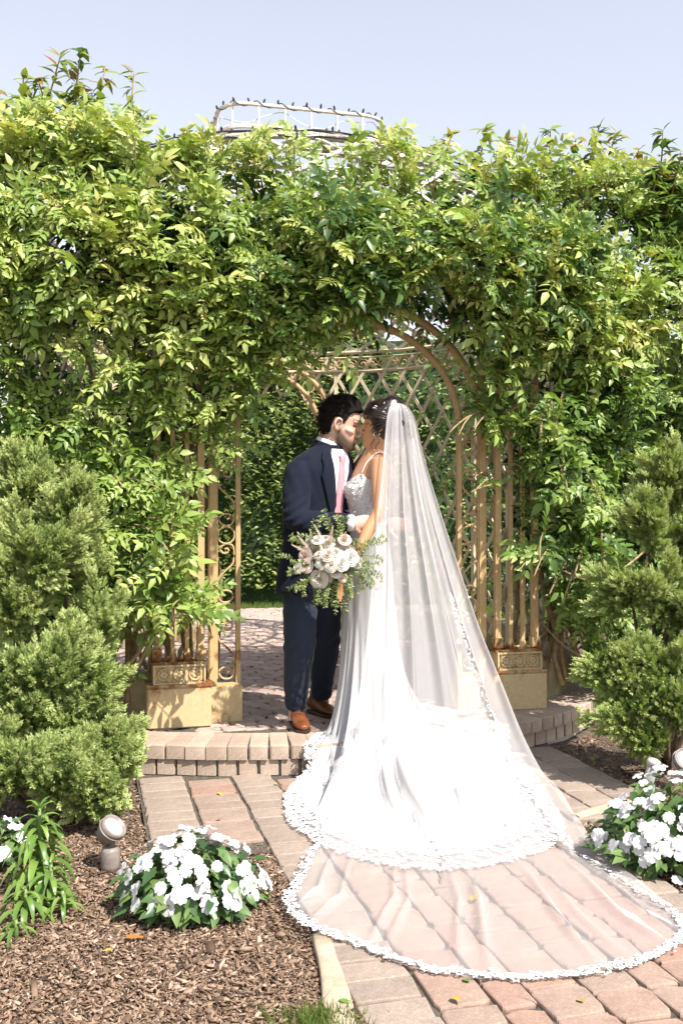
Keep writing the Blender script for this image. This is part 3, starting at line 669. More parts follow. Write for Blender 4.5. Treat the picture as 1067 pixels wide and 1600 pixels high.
# shoots that reach out over the gateway and throw dappled shade on the couple
for _ in range(7):
    x = random.uniform(-0.35, 0.75); z = random.uniform(2.62, 3.0)
    ps = shoot((x, shell_y(x, z) + 0.02, z), (random.uniform(-.3, .4), -1.0, 0.1), random.uniform(0.26, 0.46), 6, random.uniform(0.12, 0.17), 0.55, 0.3); stems[0 if x < 0.05 else 1].tube([LW(*q) for q in ps], [0.004] * (len(ps) - 1) + [0.002], 4)
# deeper layer, leaf colour darkened to paint in shade between the clumps
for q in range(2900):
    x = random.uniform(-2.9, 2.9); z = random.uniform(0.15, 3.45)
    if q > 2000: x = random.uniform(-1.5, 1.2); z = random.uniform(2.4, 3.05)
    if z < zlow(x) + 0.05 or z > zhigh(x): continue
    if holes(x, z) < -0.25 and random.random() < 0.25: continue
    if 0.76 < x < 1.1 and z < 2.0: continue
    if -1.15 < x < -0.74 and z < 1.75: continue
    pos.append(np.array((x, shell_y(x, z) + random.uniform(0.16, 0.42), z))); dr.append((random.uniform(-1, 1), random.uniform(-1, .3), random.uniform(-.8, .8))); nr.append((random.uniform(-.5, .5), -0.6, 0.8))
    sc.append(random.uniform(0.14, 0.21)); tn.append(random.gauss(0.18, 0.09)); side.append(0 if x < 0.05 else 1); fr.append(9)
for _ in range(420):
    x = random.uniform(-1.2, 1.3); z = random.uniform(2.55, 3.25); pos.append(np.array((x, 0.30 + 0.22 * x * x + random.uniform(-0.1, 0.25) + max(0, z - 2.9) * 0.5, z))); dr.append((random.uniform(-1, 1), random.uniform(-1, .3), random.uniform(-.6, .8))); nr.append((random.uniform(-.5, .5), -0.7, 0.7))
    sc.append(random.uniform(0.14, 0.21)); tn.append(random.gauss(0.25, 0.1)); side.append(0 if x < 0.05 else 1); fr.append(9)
# leaves on the inside of the wall and around the back gateway
for _ in range(360):
    a = R(random.choice((random.uniform(-52, 40), random.uniform(-52, 40), random.uniform(140, 232)))); z = random.uniform(0.3, 2.9)
    if z < 1.2 and random.random() < 0.6: continue
    rr = RW + random.uniform(-0.16, 0.12)
    pos.append(np.array((CX + rr * math.cos(a), CY + rr * math.sin(a), z))); dr.append((-math.cos(a) * 0.5 + random.uniform(-.8, .8), -0.3 + random.uniform(-.5, .5), random.uniform(-.9, .3))); nr.append((random.uniform(-.5, .5), -0.6, 0.8))
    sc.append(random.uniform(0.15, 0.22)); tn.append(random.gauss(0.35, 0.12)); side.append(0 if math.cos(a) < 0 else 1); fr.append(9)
keep = [i for i, p in enumerate(pos) if not (p[1] < 0.4 and p[2] < np.interp(p[0], [-0.72, -0.62, -0.45, -0.25, 0.0, 0.35, 0.5, 0.62, 0.70], [1.6, 1.88, 2.08, 2.22, 2.32, 2.42, 2.42, 2.28, 1.9]) and -0.72 < p[0] < 0.70)
        and not (p[1] < 0.3 and -0.92 < p[0] < -0.6 and p[2] < 1.62 and (p[0] > -0.84 or random.random() < 0.6)) and not (p[1] < 0.3 and 0.6 < p[0] < 0.98 and p[2] < 1.80 and random.random() < 0.82)
        and not (p[1] < 0.3 and -1.3 < p[0] < -0.6 and p[2] < 0.80) and not (p[1] < 0.3 and 0.6 < p[0] < 1.3 and p[2] < 1.05)]
pos, dr, nr, sc, tn, fr, side = [[q[i] for i in keep] for q in (pos, dr, nr, sc, tn, fr, side)]
pos = np.array(pos); dr = np.array(dr); nr = np.array(nr); sc = np.array(sc); tn = np.clip(np.array(tn), 0, 1); fr = np.array(fr); side = np.array(side)
Rg = np.array(MG.to_3x3()); posw = pos @ Rg.T + np.array(O)
Ms = bases(dr @ Rg.T, nr @ Rg.T) * sc[:, None, None]
for sd, vt in ((0, vine_l), (1, vine_r)):
    k = side == sd
    off = (np.abs(posw[k][:, 0]) / posw[k][:, 1] > 0.345) * 9.0 + np.where(posw[k][:, 2] < 0.9, 0.5, 0)
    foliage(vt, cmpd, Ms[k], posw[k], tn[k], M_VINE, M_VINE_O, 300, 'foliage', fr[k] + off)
    # old twisted wood climbing the bars
    for q in range(11):
        x = (random.uniform(-1.5, -0.78) if sd == 0 else random.uniform(0.98, 1.75)); y = -0.02 + 0.085 * x * x + random.uniform(0, 0.1); pts = []
        x0 = x
        for z in np.linspace(0.25, 2.6 + random.uniform(0, 0.6), 16):
            pts.append(LW(x + 0.07 * math.sin(z * 3.1 + q) + 0.03 * nz(z * 4, q), y + 0.05 * math.cos(z * 2.7 + q) - 0.02, z)); x += random.uniform(-0.05, 0.05) - 0.02 * (x - x0)
        r0 = random.uniform(0.010, 0.020); pc = crom(pts, 3)
        m = MB(); m.tube(pc, list(np.linspace(r0, r0 * 0.5, len(pc))), 6); m.build('stem', M_BARK, vt, None, True)
    for q in range(9):
        z0 = random.uniform(2.3, 3.3); x = random.uniform(-2.2, -0.1) if sd == 0 else random.uniform(0.15, 2.2); pts = []
        for i in range(9):
            pts.append(LW(x, shell_y(x, z0) + 0.20 + 0.04 * math.sin(i + q), z0)); x += random.uniform(-0.06, 0.14) * (1 if q % 2 else -1); z0 += random.uniform(-0.05, 0.12)
        m = MB(); pc = crom(pts, 3); m.tube(pc, list(np.linspace(0.012, 0.005, len(pc))), 5); m.build('stem', M_BARK, vt, None, True)
    stems[sd].build('shoots', M_BARK, vt)['kind'] = 'stuff'
# arcing bare tendrils on the right
for pts in ([(0.84, 1.9, -0.25), (1.0, 1.95, -0.32), (1.15, 1.78, -0.35), (1.2, 1.5, -0.3)], [(1.15, 1.02, -0.25), (1.35, 0.93, -0.33), (1.55, 1.0, -0.35), (1.75, 1.12, -0.3)], [(1.1, 0.75, -0.05), (1.3, 0.55, 0.0), (1.5, 0.42, 0.05)], [(1.05, 0.62, 0.02), (1.35, 0.72, 0.02), (1.6, 0.9, 0.05)]):
    m = MB(); m.tube(crom([LW(x, y, z) for x, z, y in pts], 6), 0.007, 6); m.build('stem', M_BARK, vine_r, None, True)
for pts in ([(-1.25, 0.42, -0.05), (-1.15, 0.65, -0.12), (-1.02, 0.95, -0.15)], [(-1.35, 0.40, 0.0), (-1.2, 0.6, -0.1), (-1.1, 0.9, -0.12)]):
    m = MB(); m.tube(crom([LW(x, y, z) for x, z, y in pts], 6), 0.011, 6); m.build('stem', M_BARK, vine_l, None, True)

# ------------------------------------------------------------------ leafy shoots above the roof line
def shooty(label, base_pts, loc, grp):
    t = thing('cherry_shrub', label, 'shrub', loc, grp); pos = []; dr = []; nr = []; sc = []; tn = []
    for (bx, by, bz, tx, tz) in base_pts:
        p0 = Vector((bx, by, bz)); p1 = Vector((tx, by + random.uniform(-.1, .1), tz)); c = (p0 + p1) / 2 + Vector((random.uniform(-.05, .05), 0, 0))
        pts = crom([p0, c, p1], 8); m = MB(); m.tube(pts, list(np.linspace(0.010, 0.003, len(pts))), 5); m.build('stem', M_BARK, t, None, True)
        k = len(pts)
        for i in range(4, k):
            f = i / (k - 1)
            for _ in range(5 if f < 0.6 else 3):
                a = random.uniform(0, 2 * PI); pos.append(pts[i]); dr.append((math.cos(a), math.sin(a) * 0.8, random.uniform(-0.7, 0.5 if f < 0.7 else 0.9))); nr.append((random.uniform(-.5, .5), -0.5, 0.8))
                sc.append(random.uniform(0.10, 0.15) * (1.2 - 0.42 * f)); tn.append(0.35 + 0.5 * f + random.gauss(0, 0.10))
    # thicker crown below
    n = len(pos)
    for (bx, by, bz, tx, tz) in base_pts:
        for _ in range(46):
            g = random.random() ** 1.5
            pos.append(np.array((bx + (tx - bx) * g + random.gauss(0, 0.11), by + random.gauss(0, 0.11), bz + (tz - bz) * g * 0.62 - 0.06 + random.uniform(-.12, .05))))
            a = random.uniform(0, 2 * PI); dr.append((math.cos(a), math.sin(a), random.uniform(-0.9, 0.4))); nr.append((random.uniform(-.5, .5), -0.5, 0.8)); sc.append(random.uniform(0.09, 0.13)); tn.append(random.gauss(0.3, 0.14))
    pos = np.array(pos); Mx = bases(np.array(dr, dtype=float), np.array(nr, dtype=float)) * np.array(sc)[:, None, None]
    crown = put('crown', None, t); foliage(crown, single, Mx, pos, np.clip(np.array(tn), 0, 1), M_CHER, M_CHER_O, min(150, n // 2), 'foliage', np.where(np.arange(len(pos)) < n, pos[:, 1] - 5, pos[:, 1]))
def sh(px, py, tx, ty, Y): a = P(px, py, Y); b = P(tx, ty, Y); return (a.x, a.y, a.z, b.x, b.z)
shooty('tall leafy shoots with reddish tips rising above the vine at upper left', [sh(-20, 290, -30, 170, 5.75), sh(15, 270, 12, 150, 5.75), sh(28, 270, 30, 108, 5.8), sh(60, 270, 92, 84, 5.75), sh(75, 270, 60, 122, 5.7), sh(110, 270, 118, 122, 5.75), sh(125, 270, 133, 84, 5.8), sh(130, 280, 158, 94, 5.7), sh(190, 280, 208, 108, 5.75), sh(50, 270, 38, 135, 5.8), sh(95, 280, 105, 150, 5.75), sh(145, 280, 140, 140, 5.75)], (-1.9, 6.0, 0), 'shrubs behind the gazebo roof')
shooty('pale leafy shoots arching above the vine at upper right', [sh(690, 330, 705, 208, 6.3), sh(720, 320, 755, 205, 6.3), sh(760, 320, 790, 222, 6.3), sh(850, 330, 855, 210, 6.2), sh(880, 330, 900, 215, 6.2), sh(905, 330, 930, 208, 6.2), sh(930, 330, 960, 212, 6.3), sh(960, 330, 1000, 232, 6.2), sh(1000, 340, 1032, 208, 6.2), sh(1040, 340, 1060, 240, 6.2), sh(1080, 340, 1090, 235, 6.2)], (1.9, 6.3, 0), 'shrubs behind the gazebo roof')

# ------------------------------------------------------------------ hedge beyond the lawn
def hedge(label, x0, x1, y, h, n, nobj):
    t = thing('hedge', label, 'hedge', ((x0 + x1) / 2, y, 0), 'hedges behind the lawn'); pos = []; dr = []; nr = []; sc = []; tn = []
    m = MB(); V = []; nx, nzv = 30, 20
    for j in range(nzv):
        for i in range(nx):
            x = x0 + (x1 - x0) * i / (nx - 1); z = h * 0.97 * j / (nzv - 1); V.append((x, y + 0.45 + 0.25 * nz(x * 1.1, z * 1.1) + 0.5 * (z / h) ** 4, z))
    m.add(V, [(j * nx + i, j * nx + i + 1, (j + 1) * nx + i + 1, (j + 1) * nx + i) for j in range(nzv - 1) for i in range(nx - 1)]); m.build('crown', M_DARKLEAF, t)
    for _ in range(n):
        x = random.uniform(x0, x1); z = h * random.uniform(0.05, 1) ** 0.9; c = nz(x * 1.6, z * 1.6, 4); c2 = nz(x * 4.5, z * 4.5, 8)
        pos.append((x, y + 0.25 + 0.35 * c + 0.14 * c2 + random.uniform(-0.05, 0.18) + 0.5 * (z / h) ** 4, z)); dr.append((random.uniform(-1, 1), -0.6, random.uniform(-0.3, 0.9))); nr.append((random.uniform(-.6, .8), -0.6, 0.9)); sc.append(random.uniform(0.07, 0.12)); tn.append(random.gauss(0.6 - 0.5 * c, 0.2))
    pos = np.array(pos); Mx = bases(np.array(dr), np.array(nr)) * np.array(sc)[:, None, None]
    foliage(t, [leaflet(0.9, 0.45, 0.25, 0.2)], Mx, pos, np.clip(np.array(tn), 0, 1), M_HEDGE, M_HEDGE_O, nobj, 'foliage', np.abs(pos[:, 0] + 1.1) + np.abs(pos[:, 2] - 1.6) * 0.4)
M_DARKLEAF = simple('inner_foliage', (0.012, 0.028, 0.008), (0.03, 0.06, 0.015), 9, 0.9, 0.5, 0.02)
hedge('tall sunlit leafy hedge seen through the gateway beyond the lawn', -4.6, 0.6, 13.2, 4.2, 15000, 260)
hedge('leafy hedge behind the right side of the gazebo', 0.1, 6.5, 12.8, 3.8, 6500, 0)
# lawn blades
bl = (np.array([(-0.5, 0, 0), (0.5, 0, 0), (0.12, 0.1, 1.0)]) * np.array([0.012, 0.03, 0.09]), np.array([(0, 1, 2)]))
def grass(name, n, fx, label, parent=None):
    pp = np.array([fx() for _ in range(n)]); a = rng.uniform(0, 2 * PI, n); s = rng.uniform(0.5, 1.2, n); c, si = np.cos(a), np.sin(a); z = np.zeros(n); le = rng.normal(0, 0.35, n)
    Mx = np.stack([np.stack([c, -si, le * c], 1), np.stack([si, c, le * si], 1), np.stack([z, z, z + 1], 1)], 1) * s[:, None, None]
    V, F, T = scatter([bl], np.zeros(n, int), Mx, pp, rng.uniform(0, 1, n)); o = put(name, mesh_np(name, V, F, M_GRASS, False, T), parent); o['kind'] = 'stuff'
    if label: tag(o, label, 'grass')
    return o
grass('grass', 26000, lambda: (lambda x, y: (x, y, 0.035 + 0.02 * nz(x, y)))(random.uniform(-3.5, 3.5), random.uniform(11.32, 13.6)), 'mown green lawn in front of the hedge behind the gazebo')
grass('grass', 1500, lambda: tuple(G(random.gauss(500, 32), random.uniform(1582, 1660)) + Vector((0, 0, -0.055))), 'grey green grass tuft beside the edging stone at the bottom')

# ------------------------------------------------------------------ junipers
def spray_template(seed, nb=9):
    """feathery scale-leaf spray along +Y"""
    r = random.Random(seed); V = []; F = []
    def blade(p, d, L, w):
        d = Vector(d).normalized(); s = d.cross(Vector((0, 0.2, 1))); s = s.normalized() if s.length > 1e-3 else Vector((1, 0, 0)); n0 = len(V); p = Vector(p)
        V.extend([p - s * w * 0.5, p + s * w * 0.5, p + d * L * 0.6 + s * w * 0.6, p + d * L, p + d * L * 0.6 - s * w * 0.6]); F.extend([(n0, n0 + 1, n0 + 2), (n0, n0 + 2, n0 + 4), (n0 + 4, n0 + 2, n0 + 3)])
    for i in range(nb):
        t = i / nb
        for k in range(3):
            a = r.uniform(0, 2 * PI); d = (math.cos(a) * 0.75, 1.0, math.sin(a) * 0.75); L = (0.42 - 0.18 * t) * r.uniform(0.7, 1.2)
            p = Vector((0, t * 0.8, -0.05 * t)); blade(p, d, L, 0.055)
            q = p + Vector(d).normalized() * L * 0.45; blade(q, (d[0] + r.uniform(-.8, .8), 1.0, d[2] + r.uniform(-.8, .8)), L * 0.5, 0.05)
    blade((0, 0.7, 0), (0, 1, 0), 0.4, 0.06)
    return np.array([tuple(v) for v in V]), np.array(F)
sprays = [spray_template(k) for k in range(4)]
def juniper(label, lobes, loc, trunk, n, grp, nobj=200, flare=0.0):
    """lobes: (centre, radii, lean) – plumes that point up and out"""
    t = thing('juniper', label, 'juniper', loc, grp); pos = []; dr = []; nr = []; sc = []; tn = []
    base = Vector(trunk)
    for (c, rad, up) in lobes:
        c = Vector(c); m = MB(); mid = (base + c) / 2 + Vector((0, 0, -0.08)); pts = crom([base, mid, c], 5); m.tube(pts, list(np.linspace(0.022, 0.006, len(pts))), 6); m.build('branch', M_DARKBARK, t, None, True)
        k = int(n * (rad[0] * rad[2]) / sum(l[1][0] * l[1][2] for l in lobes))
        npl = 13
        for q in range(npl):
            v = Vector((random.gauss(0, 1), random.gauss(-0.25, 1), random.gauss(0.25, 0.8))).normalized(); ln = random.uniform(0.85, 1.35)
            tip = c + Vector((v.x * rad[0], v.y * rad[1], v.z * rad[2] + 0.35 * rad[2])) * ln; axis = tip - c; tone = random.gauss(0, 0.07)
            for _ in range(k // npl):
                t_ = random.random() ** 0.75; rr = 0.42 * rad[0] * (1.05 - 0.85 * t_)
                j = Vector((random.gauss(0, 1), random.gauss(0, 1), random.gauss(0, 1))) * rr * 0.55; p = c + axis * t_ + j
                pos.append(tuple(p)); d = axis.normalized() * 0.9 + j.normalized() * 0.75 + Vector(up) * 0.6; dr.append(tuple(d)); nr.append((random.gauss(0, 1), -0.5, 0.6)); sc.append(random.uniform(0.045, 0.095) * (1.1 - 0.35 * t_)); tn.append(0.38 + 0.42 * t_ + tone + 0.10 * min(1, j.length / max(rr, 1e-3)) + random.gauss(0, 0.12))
    pos = np.array(pos); Mx = bases(np.array(dr), np.array(nr)) * np.array(sc)[:, None, None]
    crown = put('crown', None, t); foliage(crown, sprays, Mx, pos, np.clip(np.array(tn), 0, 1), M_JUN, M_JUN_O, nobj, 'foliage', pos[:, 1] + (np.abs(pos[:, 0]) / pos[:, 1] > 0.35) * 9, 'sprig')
def lob(px, py, Y, rx, rz, up=(0.25, -0.1, 0.9), ry=None): s = Y / FPX * 0.81; return (tuple(P(px, py, Y)), (rx * s, (ry or rx) * s, rz * s * 1.05), up)
JG = 'junipers beside the gateway'
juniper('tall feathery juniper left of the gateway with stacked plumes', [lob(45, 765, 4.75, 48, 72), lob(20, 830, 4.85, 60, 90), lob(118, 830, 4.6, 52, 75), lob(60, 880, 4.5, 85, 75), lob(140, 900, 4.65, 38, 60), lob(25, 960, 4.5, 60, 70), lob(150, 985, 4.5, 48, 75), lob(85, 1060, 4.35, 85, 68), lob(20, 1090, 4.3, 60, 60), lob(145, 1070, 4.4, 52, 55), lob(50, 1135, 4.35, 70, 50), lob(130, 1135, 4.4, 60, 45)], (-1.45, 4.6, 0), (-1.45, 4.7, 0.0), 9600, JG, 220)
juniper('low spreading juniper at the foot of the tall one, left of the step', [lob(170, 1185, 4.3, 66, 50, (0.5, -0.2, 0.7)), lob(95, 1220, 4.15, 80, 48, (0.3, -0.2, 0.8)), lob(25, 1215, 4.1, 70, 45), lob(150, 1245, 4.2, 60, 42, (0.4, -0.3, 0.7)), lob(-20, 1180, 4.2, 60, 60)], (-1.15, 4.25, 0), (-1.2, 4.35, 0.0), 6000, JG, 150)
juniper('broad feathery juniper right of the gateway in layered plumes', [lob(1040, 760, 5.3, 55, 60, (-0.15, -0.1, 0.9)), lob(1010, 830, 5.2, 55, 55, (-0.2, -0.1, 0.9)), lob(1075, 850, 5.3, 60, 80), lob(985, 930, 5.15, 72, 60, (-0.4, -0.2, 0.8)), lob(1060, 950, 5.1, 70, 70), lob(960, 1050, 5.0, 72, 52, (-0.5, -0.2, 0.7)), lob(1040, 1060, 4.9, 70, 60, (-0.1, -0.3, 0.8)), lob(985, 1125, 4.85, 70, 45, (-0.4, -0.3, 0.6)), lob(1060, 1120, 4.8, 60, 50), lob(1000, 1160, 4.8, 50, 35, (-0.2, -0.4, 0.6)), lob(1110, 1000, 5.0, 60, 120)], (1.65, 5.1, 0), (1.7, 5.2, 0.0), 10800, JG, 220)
# ------------------------------------------------------------------ mulch chips
def chip_t(seed):
    r = random.Random(seed); V = []
    for i, x in enumerate((-0.5, 0.0, 0.5)):
        w = (0.16, 0.22, 0.12)[i] * r.uniform(0.7, 1.2); zc = r.uniform(-0.06, 0.06)
        for y, z in ((-w, 0), (w, 0), (w * 0.7, 0.12), (-w * 0.7, 0.12)): V.append((x * r.uniform(0.9, 1.1), y, z + zc))
    F = [(i * 4 + a, i * 4 + (a + 1) % 4, (i + 1) * 4 + (a + 1) % 4, (i + 1) * 4 + a) for i in range(2) for a in range(4)] + [(3, 2, 1, 0), (8, 9, 10, 11)]
    return np.array(V), np.array(F)
m_, nt, b = new_mat('mulch_chip'); a = nt.nodes.new('ShaderNodeAttribute'); a.attribute_name = 'tint'
c = ramp(nt, a.outputs['Fac'], [(0.0, (0.03, 0.019, 0.014)), (0.3, (0.15, 0.095, 0.06)), (0.65, (0.31, 0.205, 0.14)), (0.93, (0.46, 0.34, 0.255)), (1.0, (0.55, 0.46, 0.38))])
nt.links.new(c, b.inputs['Base Color']); b.inputs['Roughness'].default_value = 0.8; b.inputs['Specular IOR Level'].default_value = 0.3; M_CHIP = m_
PXMASK_STONE = [(G(a_, b_), G(c_, b_)) for a_, b_, c_ in ((486, 1462, 517), (505, 1600, 552))]
MGI = MG.inverted()
def in_bed(x, y):
    q = MGI @ Vector((x, y, 0))
    if math.hypot(q.x - PCX, q.y - PCY) < RP + 0.03: return False
    if -0.79 < q.x < 0.52: return False
    if -1.245 < q.x < -0.7 and q.y > -1.63: return False
    if 0.5 < q.x < 1.06 and q.y > -1.65 + (q.x - 0.55) * 0.45: return False
    return True
pts = []
while len(pts) < 56000:
    Y = random.uniform(2.35, 6.2) if random.random() < 0.35 else random.uniform(2.35, 4.3); x = random.uniform(-0.37, 0.37) * Y
    if in_bed(x, Y): pts.append((x, Y, -0.02 + 0.018 * nz(x * 2.1, Y * 2.1) + 0.010 * nz(x * 7, Y * 7, 3) + abs(random.gauss(0, 0.006))))
pts = np.array(pts); n = len(pts); e = rng.uniform(0, 2 * PI, n); til = rng.normal(0, 0.35, n); til2 = rng.normal(0, 0.45, n); s = 0.007 + rng.gamma(1.5, 0.0046, n); asp = rng.uniform(0.5, 1.5, n)
Ms = np.array([np.array(Matrix.Rotation(e[i], 3, 'Z') @ Matrix.Rotation(til[i], 3, 'Y') @ Matrix.Rotation(til2[i], 3, 'X')) * s[i] * np.array([1, asp[i], 1]) for i in range(n)])
V, F, T = scatter([chip_t(k) for k in range(5)], rng.integers(0, 5, n), Ms, pts, np.clip(rng.beta(2.0, 2.4, n), 0, 1))
o = put('mulch', mesh_np('mulch', V, F, M_CHIP, False, T)); o['kind'] = 'stuff'; tag(o, 'shredded brown bark mulch covering the beds', 'mulch')

# ------------------------------------------------------------------ impatiens
def petal_flower(seed):
    """flat five-petalled bloom facing +Z, radius 1"""
    r = random.Random(seed); V = [(0, 0, 0.02)]; F = []
    for k in range(5):
        a0 = 2 * PI * k / 5 + r.uniform(-0.08, 0.08); n0 = len(V); w = r.uniform(0.66, 0.78); up = r.uniform(-0.12, 0.18); ln = r.uniform(0.92, 1.08)
        for (t, q) in ((0.35, -0.55), (0.35, 0.55), (0.75, -1.0), (0.75, 1.0), (1.02, -0.62), (1.02, 0.62), (0.93, 0.0), (0.6, 0.0)):
            x = t * ln; y = q * w * 0.72; z = up * t + 0.10 * abs(q) * t - (0.12 if t > 0.9 else 0)
            V.append((x * math.cos(a0) - y * math.sin(a0), x * math.sin(a0) + y * math.cos(a0), z + 0.02 * (k % 2)))
        F += [(0, n0, n0 + 7), (0, n0 + 7, n0 + 1), (n0, n0 + 2, n0 + 7), (n0 + 1, n0 + 7, n0 + 3), (n0 + 2, n0 + 4, n0 + 7), (n0 + 3, n0 + 7, n0 + 5), (n0 + 4, n0 + 6, n0 + 7), (n0 + 6, n0 + 5, n0 + 7)]
    return np.array(V, dtype=float), np.array(F)
flower_me = [mesh_np('bloom', *petal_flower(k), M_PETAL, True) for k in range(5)]
bedleaf = [leaflet(1.0, 0.46, 0.25, 0.25)]
def impatiens(label, c, rx, ry, h, nfl, nlf, grp='white impatiens'):
    t = thing('impatiens_bush', label, 'flower bush', c, grp); c = Vector(c); st = MB()
    pos = []; dr = []; nr = []; sc = []; tn = []
    def surf(v, f): 
        lump = 1 + 0.14 * nz(v.x * 2.5 + c.x * 9, v.y * 2.5, v.z * 2.5)
        return c + Vector((v.x * rx, v.y * ry, 0.03 + abs(v.z) * h)) * f * lump
    for i in range(14):
        a = random.uniform(0, 2 * PI); e = surf(Vector((math.cos(a) * 0.7, math.sin(a) * 0.7, 0.6)).normalized(), 0.8); p2 = crom([c, c + (e - c) * 0.4 + Vector((0, 0, 0.04)), e], 3); st.tube(p2, 0.005, 5)
    st.build('stem', M_LILYSTEM, t)
    for i in range(nlf):
        v = Vector((random.gauss(0, 1), random.gauss(0, 1), random.gauss(0, 0.8))).normalized(); f = random.uniform(0.55, 1.0); pos.append(tuple(surf(v, f))); d = Vector((v.x, v.y, v.z * 0.3 - 0.25)) + Vector((random.gauss(0, .5), random.gauss(0, .5), random.gauss(0, .3))); dr.append(tuple(d)); nr.append((v.x * 0.5 + random.gauss(0, .3), v.y * 0.5 - 0.3, 1.0)); sc.append(random.uniform(0.045, 0.085)); tn.append(random.gauss(0.45, 0.2))
    pos = np.array(pos); Mx = bases(np.array(dr), np.array(nr)) * np.array(sc)[:, None, None]
    foliage(t, bedleaf, Mx, pos, np.clip(np.array(tn), 0, 1), M_BED, M_BED_O, min(220, nlf // 2), 'foliage', pos[:, 1] - pos[:, 2])
    k = 0; tries = 0; used = []
    while k < nfl and tries < 4000:
        tries += 1; v = Vector((random.gauss(0, 1), random.gauss(-0.15, 1), abs(random.gauss(0.35, 0.7)))).normalized()
        if v.z < 0.12: continue
        if nz(v.x * 3 + c.x * 3, v.y * 3, v.z * 3 + 2) < -0.20: continue
        p = surf(v, random.uniform(0.98, 1.1)); 
        if any((p - q).length < 0.024 for q in used): continue
        used.append(p); nrm = (Vector((v.x, v.y, v.z + 0.25)) + Vector((random.gauss(0, .22), random.gauss(0, .22) - 0.15, random.gauss(0, .15)))).normalized()
        s = random.uniform(0.019, 0.031); put('bloom', random.choice(flower_me), t, Matrix.Translation(p) @ nrm.to_track_quat('Z', 'Y').to_matrix().to_4x4() @ Matrix.Rotation(random.uniform(0, 6), 4, 'Z') @ Matrix.Scale(s, 4)); k += 1
M_LILYSTEM = simple('green_stem', (0.10, 0.16, 0.05), (0.18, 0.25, 0.08), 30, 0.5)
impatiens('round bush of white impatiens in the left bed, nearest the camera', G(300, 1412), 0.235, 0.20, 0.205, 110, 600)
impatiens('bush of white impatiens in the right bed beside the veil', G(1045, 1352) + Vector((0.05, 0.05, 0)), 0.30, 0.27, 0.28, 140, 680)
impatiens('small clump of white impatiens cut off by the left frame edge', G(-8, 1345), 0.12, 0.12, 0.15, 26, 160)
tag(put('fallen_bloom', flower_me[0], None, Matrix.Translation(G(1058, 1384) + Vector((0, 0, 0.02))) @ Matrix.Rotation(0.5, 4, 'X') @ Matrix.Scale(0.022, 4)), 'white bloom fallen on the mulch below the right impatiens', 'bloom')

# ------------------------------------------------------------------ lilies
def strap(L, w, arch, seed):
    r = random.Random(seed); V = []; F = []; n = 7
    for i in range(n):
        t = i / (n - 1); y = L * (t - 0.25 * arch * t * t * t); z = L * (0.62 * t - arch * 1.25 * t * t); k = math.sin(PI * min(1, 0.12 + t * 0.88)) ** 0.7 * w / 2
        V += [(-k, y, z + k * 0.35), (0, y, z), (k, y, z + k * 0.35)]
    for i in range(n - 1):
        for a in (0, 1): F.append((i * 3 + a, i * 3 + a + 1, i * 3 + a + 4, i * 3 + a + 3))
    return mesh_np('leaf', np.array(V), np.array(F), M_LILY_O, True)
straps = [strap(1.0, 0.18, q, i) for i, q in enumerate((0.55, 0.75, 0.95))]
def lily(label, c, h, nl, L, name='lily_plant'):
    t = thing(name, label, 'lily', c, 'lilies in the left bed'); c = Vector(c); m = MB(); m.tube([c + Vector((0, 0, -0.02)), c + Vector((0.004, 0, h * 0.5)), c + Vector((0.0, 0, h))], [0.009, 0.008, 0.006], 8); m.build('stem', M_LILYSTEM, t, None, True)
    for i in range(nl):
        f = i / (nl - 1); z = h * (0.12 + 0.88 * f); a = i * 2.4 + random.uniform(-.25, .25); ln = L * (1.05 - 0.62 * f ** 2) * random.uniform(0.88, 1.1)
        put('leaf', straps[0 if f > 0.85 else random.choice((1, 2))], t, Matrix.Translation(c + Vector((0, 0, z))) @ Matrix.Rotation(a, 4, 'Z') @ Matrix.Rotation(R(35) * (f > 0.9), 4, 'X') @ Matrix.Scale(ln, 4))
lily('tall lily with whorls of long strap leaves left of the spotlight', G(62, 1392), 0.29, 62, 0.155)
for k, (px, py, h, nl, L, lab) in enumerate([(40, 1432, 0.09, 20, 0.13, 'short lily sprout in front of the tall lily, leftmost'), (80, 1405, 0.12, 24, 0.13, 'short lily sprout just below the tall lily, nearest the impatiens'), (25, 1462, 0.05, 12, 0.09, 'tiny lily sprout lowest in the left bed'), (98, 1425, 0.07, 16, 0.10, 'small leafy lily sprout right of the others in the left bed')]):
    lily(lab, G(px, py), h, nl, L)
lily('grassy tuft of strap leaves behind the right impatiens', G(1042, 1288), 0.07, 18, 0.16, 'grassy_plant')

